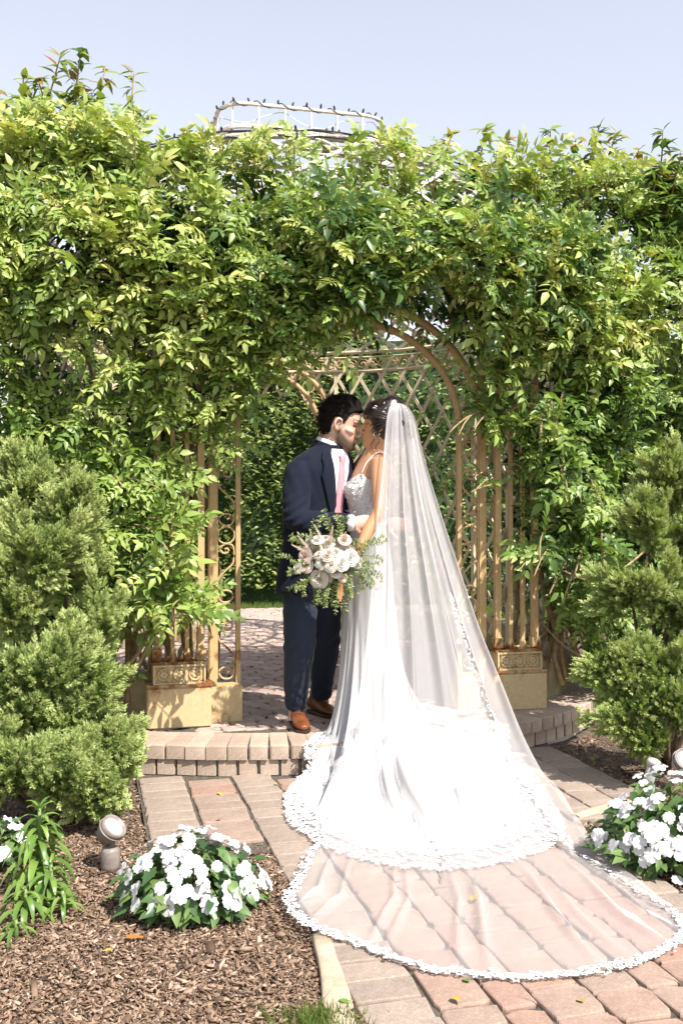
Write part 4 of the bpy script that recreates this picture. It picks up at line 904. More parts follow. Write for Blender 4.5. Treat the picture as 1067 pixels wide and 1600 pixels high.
# ------------------------------------------------------------------ garden spotlights
M_BRONZE = simple('weathered_bronze', (0.16, 0.13, 0.115), (0.27, 0.225, 0.20), 40, 0.45, 0.3, 0.002, 0.5)
m_, nt, b = new_mat('lamp_glass'); b.inputs['Base Color'].default_value = (0.40, 0.36, 0.33, 1); b.inputs['Roughness'].default_value = 0.12; b.inputs['Specular IOR Level'].default_value = 0.8
bump(nt, b, noise_tex(nt, 60, 2), 0.2, 0.003); M_LENS = m_
def spotlight(label, c, aim, hh, s=1.0):
    t = thing('garden_spotlight', label, 'spotlight', c, 'garden spotlights'); c = Vector(c)
    m = MB(); m.lathe([(0.034, -0.02), (0.036, 0.0), (0.036, 0.055), (0.030, 0.068), (0.012, 0.072)], tuple(c), 18); m.build('base', M_BRONZE, t, None, True)
    m = MB(); m.tube([c + Vector((0, 0, 0.06)), c + Vector((0.008, -0.005, 0.085)), c + Vector((0, 0, hh - 0.02))], [0.012, 0.012, 0.014], 8); m.build('knuckle', M_BRONZE, t, None, True)
    q = Vector(aim).normalized().to_track_quat('Z', 'Y').to_matrix().to_4x4(); Mx = Matrix.Translation(c + Vector((0, 0, hh))) @ q
    m = MB(); m.lathe([(0.020, -0.045), (0.038, -0.040), (0.045, -0.01), (0.048, 0.012), (0.050, 0.032), (0.044, 0.032), (0.041, 0.024)], (0, 0, 0), 26, Mx); hd = m.build('lamp_head', M_BRONZE, t, None, True)
    m = MB(); m.lathe([(0.0405, 0.020), (0.0405, 0.0245), (0.030, 0.027), (0.010, 0.028)], (0, 0, 0), 26, Mx); m.build('lens', M_LENS, hd, None, True)
    m = MB(); m.tube([Mx @ Vector((0.051 * math.cos(a), 0.051 * math.sin(a), 0.008)) for a in np.linspace(0, 2 * PI, 27)[:-1]], 0.003, 6, None, True, True); m.build('rim_band', M_BRONZE, hd, None, True)
spotlight('bronze garden spotlight on a stub base beside the lily', G(173, 1352), (0.62, -0.30, 0.72), 0.13)
spotlight('bronze garden spotlight behind the right impatiens at the frame edge', G(1068, 1300) + Vector((0, 0, 0)), (0.1, -0.75, 0.6), 0.29)
t = thing('marker_post', 'short grey plastic post leaning behind the right impatiens', 'post', G(1003, 1258)); c = G(1003, 1258)
m = MB(); top = P(1021, 1190, c.y - 0.05); m.tube([c + Vector((-0.01, 0, -0.05)), c + (top - c) * 0.5, top], [0.022, 0.023, 0.025], 14); m.build('tube', simple('grey_plastic', (0.30, 0.28, 0.27), (0.42, 0.40, 0.38), 30, 0.5), t, None, True)
m = MB(); m.tube([top + (top - c).normalized() * -0.018, top + (top - c).normalized() * 0.004, top + (top - c).normalized() * 0.008], [0.029, 0.030, 0.024], 14); m.build('collar', bpy.data.materials['grey_plastic'], t, None, True)

# ------------------------------------------------------------------ fallen leaves on the paving
fl = leaflet(1, 0.55, 0.2, 0.15); LM = {}
for nm, cc in (('yellow', (0.42, 0.33, 0.05)), ('orange', (0.45, 0.16, 0.03)), ('green', (0.12, 0.22, 0.03)), ('brown', (0.25, 0.14, 0.06))): LM[nm] = mesh_np('leaf_' + nm, fl[0], fl[1], simple('fallen_' + nm, tuple(x * 0.8 for x in cc), cc, 20, 0.6, 0.0))
for (px, py, colr, s, lab) in [(347, 1285, 'orange', 0.03, 'orange leaf fallen on the pavers below the step'), (735, 1415, 'yellow', 0.055, 'yellow leaf lying under the veil'), (705, 1567, 'yellow', 0.045, 'yellow leaf on the front pavers below the veil hem'), (911, 1575, 'yellow', 0.04, 'yellow leaf in a paver joint right of the veil hem'), (733, 1543, 'green', 0.04, 'green leaf on the paver just below the veil hem'), (340, 1243, 'yellow', 0.035, 'yellow leaf near the foot of the step'), (436, 1229, 'yellow', 0.035, 'pale leaf below the step left of the train'), (195, 1474, 'orange', 0.06, 'orange leaf on the mulch below the impatiens'), (178, 1492, 'yellow', 0.035, 'yellow leaf on the mulch under the orange leaf'), (528, 1572, 'green', 0.045, 'bright green leaf beside the edging stone'), (925, 1187, 'green', 0.05, 'green leaf on the mulch below the right juniper'), (953, 1205, 'brown', 0.05, 'dry leaf on the mulch beside the right apron')]:
    p = G(px, py) + Vector((0, 0, 0.016)); tag(put('fallen_leaf', LM[colr], None, Matrix.Translation(p) @ Matrix.Rotation(random.uniform(0, 6), 4, 'Z') @ Matrix.Rotation(random.uniform(-.3, .3), 4, 'X') @ Matrix.Scale(s, 4)), lab, 'leaf', 'fallen leaves')
# ------------------------------------------------------------------ people
def remesh(mb, name, voxel, smooth_it=4, mat=None):
    me = mb.mesh(name + '_raw', None); tmp = bpy.data.objects.new('tmp', me); COL.objects.link(tmp)
    md = tmp.modifiers.new('r', 'REMESH'); md.mode = 'VOXEL'; md.voxel_size = voxel
    if smooth_it: ms = tmp.modifiers.new('s', 'SMOOTH'); ms.factor = 0.5; ms.iterations = smooth_it
    dg = bpy.context.evaluated_depsgraph_get(); out = bpy.data.meshes.new_from_object(tmp.evaluated_get(dg)); out.name = name
    bpy.data.objects.remove(tmp); bpy.data.meshes.remove(me)
    out.polygons.foreach_set('use_smooth', np.ones(len(out.polygons), dtype=bool)); out.materials.clear()
    if mat: out.materials.append(mat)
    return out
def verts_np(me): a = np.zeros(len(me.vertices) * 3, dtype=np.float32); me.vertices.foreach_get('co', a); return a.reshape(-1, 3)
def displace(me, fn):
    v = verts_np(me); nn = np.zeros(len(v) * 3, dtype=np.float32); me.vertices.foreach_get('normal', nn); nn = nn.reshape(-1, 3)
    d = np.array([fn(*p) for p in v]); v += nn * d[:, None]; me.vertices.foreach_set('co', v.ravel()); me.update()
def loft(mb, rings):
    n = len(rings[0]); V = [p for r in rings for p in r]
    F = [(i * n + k, i * n + (k + 1) % n, (i + 1) * n + (k + 1) % n, (i + 1) * n + k) for i in range(len(rings) - 1) for k in range(n)]
    F.append(tuple(range(n - 1, -1, -1))); F.append(tuple((len(rings) - 1) * n + k for k in range(n))); mb.add([tuple(p) for p in V], F)
HEAD_Z = [-0.114, -0.104, -0.088, -0.066, -0.045, -0.02, 0.0, 0.022, 0.045, 0.07, 0.092, 0.108, 0.119, 0.124]
HEAD_F = [0.078, 0.091, 0.096, 0.093, 0.093, 0.090, 0.086, 0.088, 0.094, 0.089, 0.073, 0.050, 0.022, 0.0]
HEAD_B = [0.035, 0.010, -0.025, -0.058, -0.076, -0.090, -0.097, -0.102, -0.104, -0.099, -0.085, -0.063, -0.038, -0.016]
HEAD_W = [0.020, 0.034, 0.047, 0.058, 0.064, 0.069, 0.072, 0.075, 0.076, 0.072, 0.061, 0.046, 0.027, 0.010]
def head_pt(z, ph, off=0.0):
    f = np.interp(z, HEAD_Z, HEAD_F); b = np.interp(z, HEAD_Z, HEAD_B); w = np.interp(z, HEAD_Z, HEAD_W); c = math.cos(ph)
    return Vector(((f + b) / 2 + ((f - b) / 2 + off) * c, (w + off) * math.sin(ph) * (1 - 0.13 * max(0, c)), z + (off * 0.5 if z > 0.1 else 0)))
def add_head(mb, H, male):
    loft(mb, [[H @ head_pt(z, 2 * PI * k / 28) for k in range(28)] for z in HEAD_Z])
    def tb(pts, rad, n=8, ref=(0, 1, 0)): mb.tube([H @ Vector(p) for p in pts], [tuple(x * H.median_scale for x in r) if isinstance(r, tuple) else r * H.median_scale for r in rad], n, (H.to_3x3() @ Vector(ref)))
    q = 1.0 if male else 0.85
    tb([(0.082, 0, 0.035), (0.094, 0, 0.012), (0.108 * (1 if male else 0.985), 0, -0.012), (0.114 * (1 if male else 0.985), 0, -0.024), (0.100, 0, -0.036), (0.085, 0, -0.034)], [(0.009, 0.008), (0.009, 0.009), (0.012 * q, 0.011), (0.016 * q, 0.011), (0.014 * q, 0.007), (0.006, 0.004)])
    for zz, xx, r in ((-0.056, 0.097, 0.0065), (-0.066, 0.095, 0.0072)): tb([(xx - 0.012, -0.024, zz), (xx - 0.002, -0.010, zz), (xx, 0, zz), (xx - 0.002, 0.010, zz), (xx - 0.012, 0.024, zz)], [0.002, r * 0.9, r, r * 0.9, 0.002], 8, (1, 0, 0))
    tb([(0.080, 0, -0.096), (0.092, 0, -0.092), (0.094, 0, -0.086)], [(0.020, 0.014), (0.016, 0.012), (0.006, 0.005)])
    for s in (-1, 1):   # brow, cheek, ear
        tb([(0.086, s * 0.012, 0.034), (0.084, s * 0.032, 0.037), (0.070, s * 0.050, 0.030)], [0.008, 0.009, 0.006])
        tb([(0.070, s * 0.035, -0.022), (0.060, s * 0.050, -0.018), (0.035, s * 0.062, -0.012)], [0.012, 0.014, 0.008])
        e = [(-0.004, s * 0.072, -0.030), (-0.006, s * 0.083, -0.026), (-0.016, s * 0.092, -0.008), (-0.018, s * 0.095, 0.012), (-0.008, s * 0.091, 0.028), (0.009, s * 0.081, 0.024), (0.012, s * 0.073, 0.008), (0.010, s * 0.072, -0.010), (0.004, s * 0.072, -0.026)]
        tb(crom(e, 3), [0.0072] * (len(e) * 3 - 2), 6); tb([(0.002, s * 0.068, -0.018), (0.0, s * 0.078, -0.005), (0.0, s * 0.077, 0.012)], [(0.006, 0.010), (0.004, 0.012), (0.004, 0.008)], 8)
def add_hand(mb, wrist, fwd, palm_n, size=1.0, curl=(0.5, 0.7, 0.6), side=1, spread=0.10):
    """palm with four fingers and a thumb; palm_n = direction the palm faces"""
    f = Vector(fwd).normalized(); n = Vector(palm_n); n = (n - f * n.dot(f)).normalized(); s = f.cross(n) * side; w = Vector(wrist); z = size
    mb.tube([w - f * 0.03 * z, w, w + f * 0.03 * z, w + f * 0.065 * z, w + f * 0.092 * z], [(0.026 * z, 0.021 * z), (0.026 * z, 0.019 * z), (0.036 * z, 0.017 * z), (0.041 * z, 0.015 * z), (0.038 * z, 0.012 * z)], 12, s)
    for k, (o, L, r) in enumerate(((0.030, 0.068, 0.0088), (0.010, 0.078, 0.0092), (-0.011, 0.072, 0.0088), (-0.030, 0.056, 0.0078))):
        p = w + f * 0.078 * z + s * o * z; d = (f + s * o * 3 * spread).normalized(); pts = [p, p + d * 0.016 * z]; p = pts[-1]
        for j, fr in enumerate((0.42, 0.32, 0.26)):
            a = curl[j] * (1 + 0.12 * k); d = (d * math.cos(a) + n * math.sin(a)).normalized(); n2 = n; p = p + d * L * fr * z; pts.append(p)
        mb.tube(pts, [r * z, r * 1.05 * z, r * z, r * 0.92 * z, r * 0.6 * z], 8)
    p = w + f * 0.018 * z + s * 0.030 * z; d = (f * 0.65 + s * 0.75 + n * 0.35).normalized(); pts = [p]
    for j, L in enumerate((0.036, 0.030, 0.024)): p = p + d * L * z; pts.append(p); d = (d + f * 0.38 + n * 0.18).normalized()
    mb.tube(pts, [0.014 * z, 0.012 * z, 0.0105 * z, 0.007 * z], 8)
def skin_mat(name, c, c2, beard=(0.05, 0.03, 0.022), lip=(0.5, 0.2, 0.17)):
    m, nt, b = new_mat(name); f = noise_tex(nt, 25, 4)
    base = mixc(nt, f, c, c2); at = nt.nodes.new('ShaderNodeAttribute'); at.attribute_name = 'beard'
    g = noise_tex(nt, 320, 2); k = math_node(nt, 'MULTIPLY', at.outputs['Fac'], math_node(nt, 'ADD', g, 0.40))
    col = mixc(nt, k, base, beard); a2 = nt.nodes.new('ShaderNodeAttribute'); a2.attribute_name = 'lips'
    col = mixc(nt, a2.outputs['Fac'], col, lip); nt.links.new(col, b.inputs['Base Color'])
    b.inputs['Roughness'].default_value = 0.48; b.inputs['Subsurface Weight'].default_value = 0.15; b.inputs['Subsurface Radius'].default_value = (0.012, 0.005, 0.003); b.inputs['Subsurface Scale'].default_value = 0.6
    return m
def face_attrs(me, H, male):
    v = verts_np(me); Hi = np.array(H.inverted()); q = v @ Hi[:3, :3].T + Hi[:3, 3]; x, y, z = q[:, 0], np.abs(q[:, 1]), q[:, 2]
    sm = lambda a, lo, hi: np.clip((a - lo) / (hi - lo), 0, 1)
    lips = np.exp(-((z + 0.061) / 0.009) ** 2) * np.exp(-(y / 0.018) ** 2) * sm(x, 0.085, 0.095) * (z > -0.09) * (x < 0.13)
    beard = np.zeros(len(v))
    if male:
        line = np.interp(x, [-0.02, 0.02, 0.06, 0.10], [0.02, -0.022, -0.050, -0.052])
        beard = sm(line - z, -0.010, 0.022) * sm(x, -0.012, 0.006) * sm(z, -0.135, -0.115) * (1 - np.clip(lips * 1.4, 0, 1)) * (x < 0.12)
        mous = sm(x, 0.075, 0.09) * np.exp(-((z + 0.046) / 0.008) ** 2) * (y < 0.034); beard = np.maximum(beard, mous * 0.9)
        brow = np.exp(-((z - 0.040) / 0.006) ** 2) * sm(x, 0.05, 0.06) * (y > 0.008) * (y < 0.05); beard = np.maximum(beard, brow)
    else:
        brow = np.exp(-((z - 0.038) / 0.004) ** 2) * sm(x, 0.05, 0.06) * (y > 0.010) * (y < 0.05); beard = np.maximum(beard, brow)
    eye = np.exp(-((z - 0.012) / 0.0035) ** 2) * sm(x, 0.055, 0.065) * (y > 0.018) * (y < 0.045); beard = np.maximum(beard, eye)
    for nm, val in (('beard', beard), ('lips', lips * 0.8)):
        a = me.attributes.new(nm, 'FLOAT', 'POINT'); a.data.foreach_set('value', val.astype(np.float32))
def frame(origin, fwd, up, s=1.0):
    x = Vector(fwd).normalized(); u = Vector(up); y = u.cross(x).normalized(); z = x.cross(y)
    return Matrix.Translation(Vector(origin)) @ Matrix((x, y, z)).transposed().to_4x4() @ Matrix.Scale(s, 4)
def hair_shell(H, hairline, off, name, mat, parent, seed=0, extra=None, nstr=900, slen=0.022, swr=0.0012):
    """cap of hair that follows the skull above a hairline, with loose strands standing off it"""
    nph, nzv = 64, 26; V = []; F = []
    for j in range(nzv):
        for i in range(nph):
            ph = 2 * PI * i / nph; z0 = hairline(abs((ph + PI) % (2 * PI) - PI)); z = z0 + (0.1235 - z0) * (j / (nzv - 1)) ** 0.85
            edge = min(1.0, j / 3.0); o = off(ph, z) * edge - 0.004 * (1 - edge)
            p = head_pt(z, ph, o + 0.0025 * nz(ph * 6, z * 90, seed) + 0.002 * nz(ph * 20, z * 60, seed))
            if z > 0.07: p.z += off(ph, z) * edge * min(1, (z - 0.07) / 0.05)
            if extra: p = extra(p, ph, z)
            V.append(tuple(H @ p))
    F = [(j * nph + i, j * nph + (i + 1) % nph, (j + 1) * nph + (i + 1) % nph, (j + 1) * nph + i) for j in range(nzv - 1) for i in range(nph)]; F.append(tuple((nzv - 1) * nph + k for k in range(nph)))
    m = MB(); m.add(V, F); Vn = [Vector(v) for v in V]; c = H @ Vector((-0.01, 0, 0.02))
    r = random.Random(seed)
    for _ in range(nstr):
        j = r.randrange(1, nzv - 1); i = r.randrange(nph); p = Vn[j * nph + i]; nrm = (p - c).normalized(); back = (H.to_3x3() @ Vector((-0.7, 0, -0.35 if j < 15 else 0.1))).normalized()
        d = (back + nrm * 0.22 + Vector((r.gauss(0, .22), r.gauss(0, .22), r.gauss(0, .22)))).normalized(); s = d.cross(nrm).normalized() * swr; q = p + nrm * 0.001; L = slen * r.uniform(0.5, 1.2)
        m.add([q - s, q + s, q + d * L * 0.6 + nrm * 0.003 + s * 0.7, q + d * L, q + d * L * 0.6 + nrm * 0.003 - s * 0.7], [(0, 1, 2, 4), (4, 2, 3)])
    return m.build(name, mat, parent, None, True)
def fabric(name, c1, c2, scale=300, rough=0.85, sheen=0.3, wr=6, bs=0.25):
    m, nt, b = new_mat(name); g = noise_tex(nt, scale, 2); w = noise_tex(nt, wr, 4, 0.5)
    nt.links.new(mixc(nt, g, c1, c2), b.inputs['Base Color']); b.inputs['Roughness'].default_value = rough; b.inputs['Sheen Weight'].default_value = sheen; b.inputs['Specular IOR Level'].default_value = 0.25
    bump(nt, b, math_node(nt, 'ADD', w, math_node(nt, 'MULTIPLY', g, 0.06)), bs, 0.03); return m
M_SUIT = fabric('navy_suit', (0.0025, 0.004, 0.012), (0.007, 0.010, 0.024), 300, 0.9, 0.03)
M_TROU = fabric('navy_trousers', (0.012, 0.016, 0.031), (0.028, 0.036, 0.058), 260, 0.9, 0.05)
M_SHIRT = fabric('white_shirt', (0.70, 0.70, 0.74), (0.78, 0.78, 0.82), 400, 0.8, 0.1, 10)
M_TIE = fabric('pink_tie', (0.66, 0.22, 0.27), (0.76, 0.32, 0.36), 500, 0.5, 0.3, 14, 0.1)
M_LEATHER = simple('tan_leather', (0.11, 0.032, 0.012), (0.22, 0.070, 0.024), 18, 0.38, 0.2, 0.003, 0.5)
M_SOLE = simple('dark_sole', (0.035, 0.018, 0.010), (0.07, 0.035, 0.02), 30, 0.6)
M_HAIR = simple('black_hair', (0.005, 0.0035, 0.003), (0.012, 0.008, 0.006), 60, 0.7, 0.4, 0.004, 0.15)
M_BHAIR = simple('dark_brown_hair', (0.005, 0.003, 0.003), (0.030, 0.014, 0.011), 26, 0.28, 0.4, 0.003, 0.8)
M_SKIN_G = skin_mat('skin_light', (0.58, 0.35, 0.255), (0.66, 0.42, 0.32)); M_SKIN_B = skin_mat('skin_tan', (0.47, 0.235, 0.115), (0.54, 0.29, 0.15), (0.03, 0.018, 0.012), (0.42, 0.13, 0.12))
def sell(c, f, l, a, b, n=36, e=2.4):
    out = []
    for k in range(n):
        t = 2 * PI * k / n; ct, st = math.cos(t), math.sin(t); q = lambda v: math.copysign(abs(v) ** (2 / e), v); out.append(Vector(c) + f * (b * q(ct)) + l * (a * q(st)))
    return out

# ---- the groom
gr = thing('person', 'man in navy suit, pink tie and tan shoes, leaning in to kiss', 'person', (-0.17, 5.5, PLAT))
gf = Vector((0.80, -0.60, 0)).normalized(); gl = Vector((-gf.y, gf.x, 0))
TZ = [0.895, 1.0, 1.15, 1.30, 1.44, 1.55, 1.615, 1.66, 1.695]; TX = [-0.168, -0.162, -0.150, -0.143, -0.132, -0.118, -0.104, -0.086, -0.068]; TA = [0.212, 0.202, 0.190, 0.197, 0.214, 0.222, 0.192, 0.125, 0.078]; TB = [0.150, 0.146, 0.136, 0.136, 0.142, 0.136, 0.114, 0.086, 0.070]
TY = 5.45
def torso(z, ang, off=0.0):
    a = np.interp(z, TZ, TA) + off; b = np.interp(z, TZ, TB) + off; c = Vector((np.interp(z, TZ, TX), TY, z)); q = lambda v: math.copysign(abs(v) ** (2 / 2.4), v)
    return c + gf * (b * q(math.cos(ang))) + gl * (a * q(math.sin(ang)))
HG = frame((-0.012, 5.45, 1.800), (0.97, -0.03, -0.20), (0.20, 0.0, 1), 1.13)
SHn = Vector((-0.232, 5.30, 1.575)); ELn = P(462, 815, 5.19); WRn = P(548, 817, 5.17)
SHf = Vector((0.005, 5.61, 1.575)); ELf = Vector((0.11, 5.68, 1.33)); WRf = Vector((0.25, 5.60, 1.27))
# body
mb = MB(); add_head(mb, HG, True)
mb.tube([(-0.095, 5.465, 1.58), (-0.075, 5.46, 1.66), (-0.045, 5.455, 1.72), (-0.02, 5.45, 1.78)], [(0.075, 0.07), 0.064, 0.062, 0.058], 16)
loft(mb, [[torso(z, 2 * PI * k / 24, -0.035) for k in range(24)] for z in TZ])
for pts in ((SHn, (SHn + ELn) / 2, ELn, (ELn + WRn) / 2, WRn), (SHf, (SHf + ELf) / 2, ELf, (ELf + WRf) / 2, WRf)): mb.tube(pts, [0.05, 0.045, 0.038, 0.034, 0.026], 12)
LEGN = [(-0.215, 5.385, 0.98), (-0.222, 5.37, 0.80), (-0.228, 5.385, 0.60), (-0.244, 5.43, 0.42), (-0.252, 5.485, 0.255)]; LEGF = [(-0.115, 5.52, 0.98), (-0.092, 5.58, 0.80), (-0.090, 5.66, 0.60), (-0.105, 5.74, 0.42), (-0.112, 5.80, 0.255)]
for lg in (LEGN, LEGF): mb.tube([Vector(p) for p in lg] + [Vector(lg[-1]) + Vector((0, 0, -0.07))], [0.075, 0.07, 0.058, 0.055, 0.04, 0.04], 12)
add_hand(mb, WRn + Vector((0.006, 0, 0.0)), (1, 0.12, 0.06), (0.0, 1, -0.1), 1.0, (0.45, 0.8, 0.6), -1)
add_hand(mb, WRf, (1, -0.2, -0.1), (0, -1, 0), 1.0, (0.3, 0.4, 0.4), 1)
me = remesh(mb, 'body', 0.0058, 3, M_SKIN_G); face_attrs(me, HG, True); put('body', me, gr)
def g_line(a): return np.interp(a, [0, 0.45, 0.85, 1.10, 1.22, 1.36, 1.44, 1.56, 1.78, 1.92, 2.1, 3.2], [0.076, 0.078, 0.070, 0.048, 0.010, -0.022, 0.020, 0.034, 0.028, -0.030, -0.055, -0.075])
hair_shell(HG, g_line, lambda ph, z: 0.007 + 0.010 * max(0, min(1, (z - 0.02) / 0.08)) + 0.007 * (math.cos(ph) > 0.2) * (z > 0.07), 'hair', M_HAIR, gr, 3, None, 2600, 0.019, 0.0018)
# jacket
mb = MB(); loft(mb, [[torso(z, 2 * PI * k / 40, 0.006) for k in range(40)] for z in np.linspace(TZ[0], TZ[-1], 24)])
def sleeve(S, E, Wp, r0): pts = crom([S + (S - E) * 0.03, S + (E - S) * 0.35, E + (S - E) * 0.12, E + (Wp - E) * 0.10, (E + Wp) / 2, Wp], 3); rr = np.interp(np.linspace(0, 1, len(pts)), [0, 0.12, 0.4, 0.55, 0.75, 1.0], [0.06, r0, r0 * 0.93, r0 * 0.92, r0 * 0.80, r0 * 0.66]); mb.tube(pts, list(rr), 16)
sleeve(SHn, ELn, WRn - Vector((0.012, 0, 0)), 0.076); sleeve(SHf, ELf, WRf, 0.074)
me = remesh(mb, 'jacket', 0.0075, 6, M_SUIT)
def crease(x, y, z):
    d = 0.006 * nz(x * 9, y * 9, z * 7)
    e = (Vector((x, y, z)) - ELn).length; d += 0.007 * math.exp(-(e / 0.10) ** 2) * math.sin((x * 0.6 - z + y * 0.2) * 130)
    e = (Vector((x, y, z)) - SHn - Vector((0, 0, -0.1))).length; d += 0.004 * math.exp(-(e / 0.12) ** 2) * math.sin((x + z * 0.4) * 95)
    d += 0.004 * math.sin(z * 70 + x * 25) * math.exp(-((z - 1.2) / 0.07) ** 2); return d
displace(me, crease); jk = put('jacket', me, gr)
def grid_patch(fn, us, vs, mat, name, parent, th=0.0):
    nu, nv = len(us), len(vs); V = [tuple(fn(u, v)) for v in vs for u in us]; F = [(j * nu + i, j * nu + i + 1, (j + 1) * nu + i + 1, (j + 1) * nu + i) for j in range(nv - 1) for i in range(nu - 1)]
    m = MB(); m.add(V, F); o = m.build(name, mat, parent, None, True)
    if th: s = o.modifiers.new('thick', 'SOLIDIFY'); s.thickness = th; s.offset = 0
    return o
vz = np.linspace(1.235, 1.67, 16)
va = lambda z: np.interp(z, [1.235, 1.35, 1.5, 1.6, 1.67], [0.01, 0.10, 0.20, 0.30, 0.55])
grid_patch(lambda u, z: torso(z, u * va(z), 0.012), np.linspace(-1, 1, 13), vz, M_SHIRT, 'shirt_front', gr)
for s in (-1, 1):
    lw = lambda z: np.interp(z, [1.235, 1.34, 1.48, 1.53, 1.56, 1.67], [0.03, 0.20, 0.36, 0.40, 0.30, 0.42])
    grid_patch(lambda u, z: torso(z, s * (va(z) - 0.03 + u * lw(z)), 0.019 - 0.004 * u), np.linspace(0, 1, 6), vz, M_SUIT, 'lapel', jk, 0.005)
tw = lambda z: np.interp(z, [1.22, 1.3, 1.60, 1.605, 1.645], [0.036, 0.036, 0.022, 0.019, 0.026])
grid_patch(lambda u, z: torso(z, 0.0, 0.024 + (0.010 if z > 1.60 else 0) - 0.006 * abs(u)) + gl * (u * tw(z)), np.linspace(-1, 1, 7), np.linspace(1.225, 1.648, 22), M_TIE, 'tie', gr, 0.004)
nkc = Vector((-0.070, 5.458, 1.690)); ax = Vector((0.32, -0.05, 0.95)).normalized()
for name, r0, r1, h0, h1, mat, gap in (('shirt_collar', 0.072, 0.077, 0.032, -0.026, M_SHIRT, 0.20), ('jacket_collar', 0.083, 0.095, 0.012, -0.045, M_SUIT, 0.75)):
    e1 = (gf - ax * gf.dot(ax)).normalized(); e2 = ax.cross(e1)
    grid_patch(lambda u, v: nkc + e1 * ((r0 + (r1 - r0) * v) * 1.05 * math.cos(u)) + e2 * ((r0 + (r1 - r0) * v) * math.sin(u)) + ax * (h0 + (h1 - h0) * v - (0.020 * math.exp(-((abs(u if u < PI else u - 2 * PI)) / 0.5) ** 2))), np.linspace(gap, 2 * PI - gap, 40), np.linspace(0, 1, 6), mat, name, gr if name[0] == 's' else jk, 0.004)
# cuff, button
mb = MB(); d = (WRn - ELn).normalized(); mb.tube([WRn - d * 0.03, WRn + d * 0.010, WRn + d * 0.018], [0.042, 0.043, 0.040], 18); mb.build('shirt_cuff', M_SHIRT, gr, None, True)
for z in (1.215, 1.10):
    mb = MB(); p = torso(z, 0.03, 0.012); mb.tube([p - gf * 0.003, p + gf * 0.004, p + gf * 0.006], [0.011, 0.011, 0.008], 12); mb.build('button', M_SUIT, jk)
for k in range(3):
    mb = MB(); p = WRn - d * (0.022 + 0.017 * k) + Vector((0, -0.050, -0.018)); mb.tube([p, p + Vector((0, -0.004, 0))], [0.006, 0.006], 10); mb.build('button', M_SUIT, jk)
# vent tail at the back
grid_patch(lambda u, v: torso(0.90 + 0.16 * (1 - v) - 0.0, PI + 0.15 - 0.5 * u, 0.012 + 0.030 * v) + Vector((0, 0, -0.03 * v * (1 - abs(u - 0.3)))), np.linspace(0, 1, 8), np.linspace(0, 1, 8), M_SUIT, 'vent_flap', jk, 0.004)
grid_patch(lambda u, z: torso(z, -1.35 + 0.42 * u, 0.014) + Vector((0, 0, 0.02 * u)), np.linspace(0, 1, 8), np.linspace(1.0, 1.055, 4), M_SUIT, 'pocket_flap', jk, 0.004)
# trousers
mb = MB(); c0 = Vector((-0.165, 5.45, 0))
loft(mb, [sell(c0 + Vector((0, 0, z)), gf, gl, a, b, 28) for z, a, b in ((1.06, 0.165, 0.115), (0.98, 0.178, 0.125), (0.90, 0.176, 0.122))])
for lg, rr in ((LEGN, [0.090, 0.093, 0.088, 0.074, 0.060]), (LEGF, [0.090, 0.090, 0.082, 0.072, 0.060])):
    pc = crom(lg, 4); mb.tube(pc, list(np.interp(np.linspace(0, 1, len(pc)), np.linspace(0, 1, 5), rr)), 18)
me = remesh(mb, 'trousers', 0.0075, 5, M_TROU)
def tcrease(x, y, z):
    d = 0.007 * nz(x * 8, y * 8, z * 5); d += 0.0035 * math.exp(-((z - 0.86) / 0.08) ** 2) * math.sin((z + x * 0.8) * 85) + 0.0035 * math.exp(-((z - 0.62) / 0.07) ** 2) * math.sin((z - x * 1.1) * 75) + 0.003 * math.exp(-((z - 0.32) / 0.05) ** 2) * math.sin((z + x * 0.9) * 90 + 3 * nz(x * 9, y * 9)); return d
displace(me, tcrease); put('trousers', me, gr)
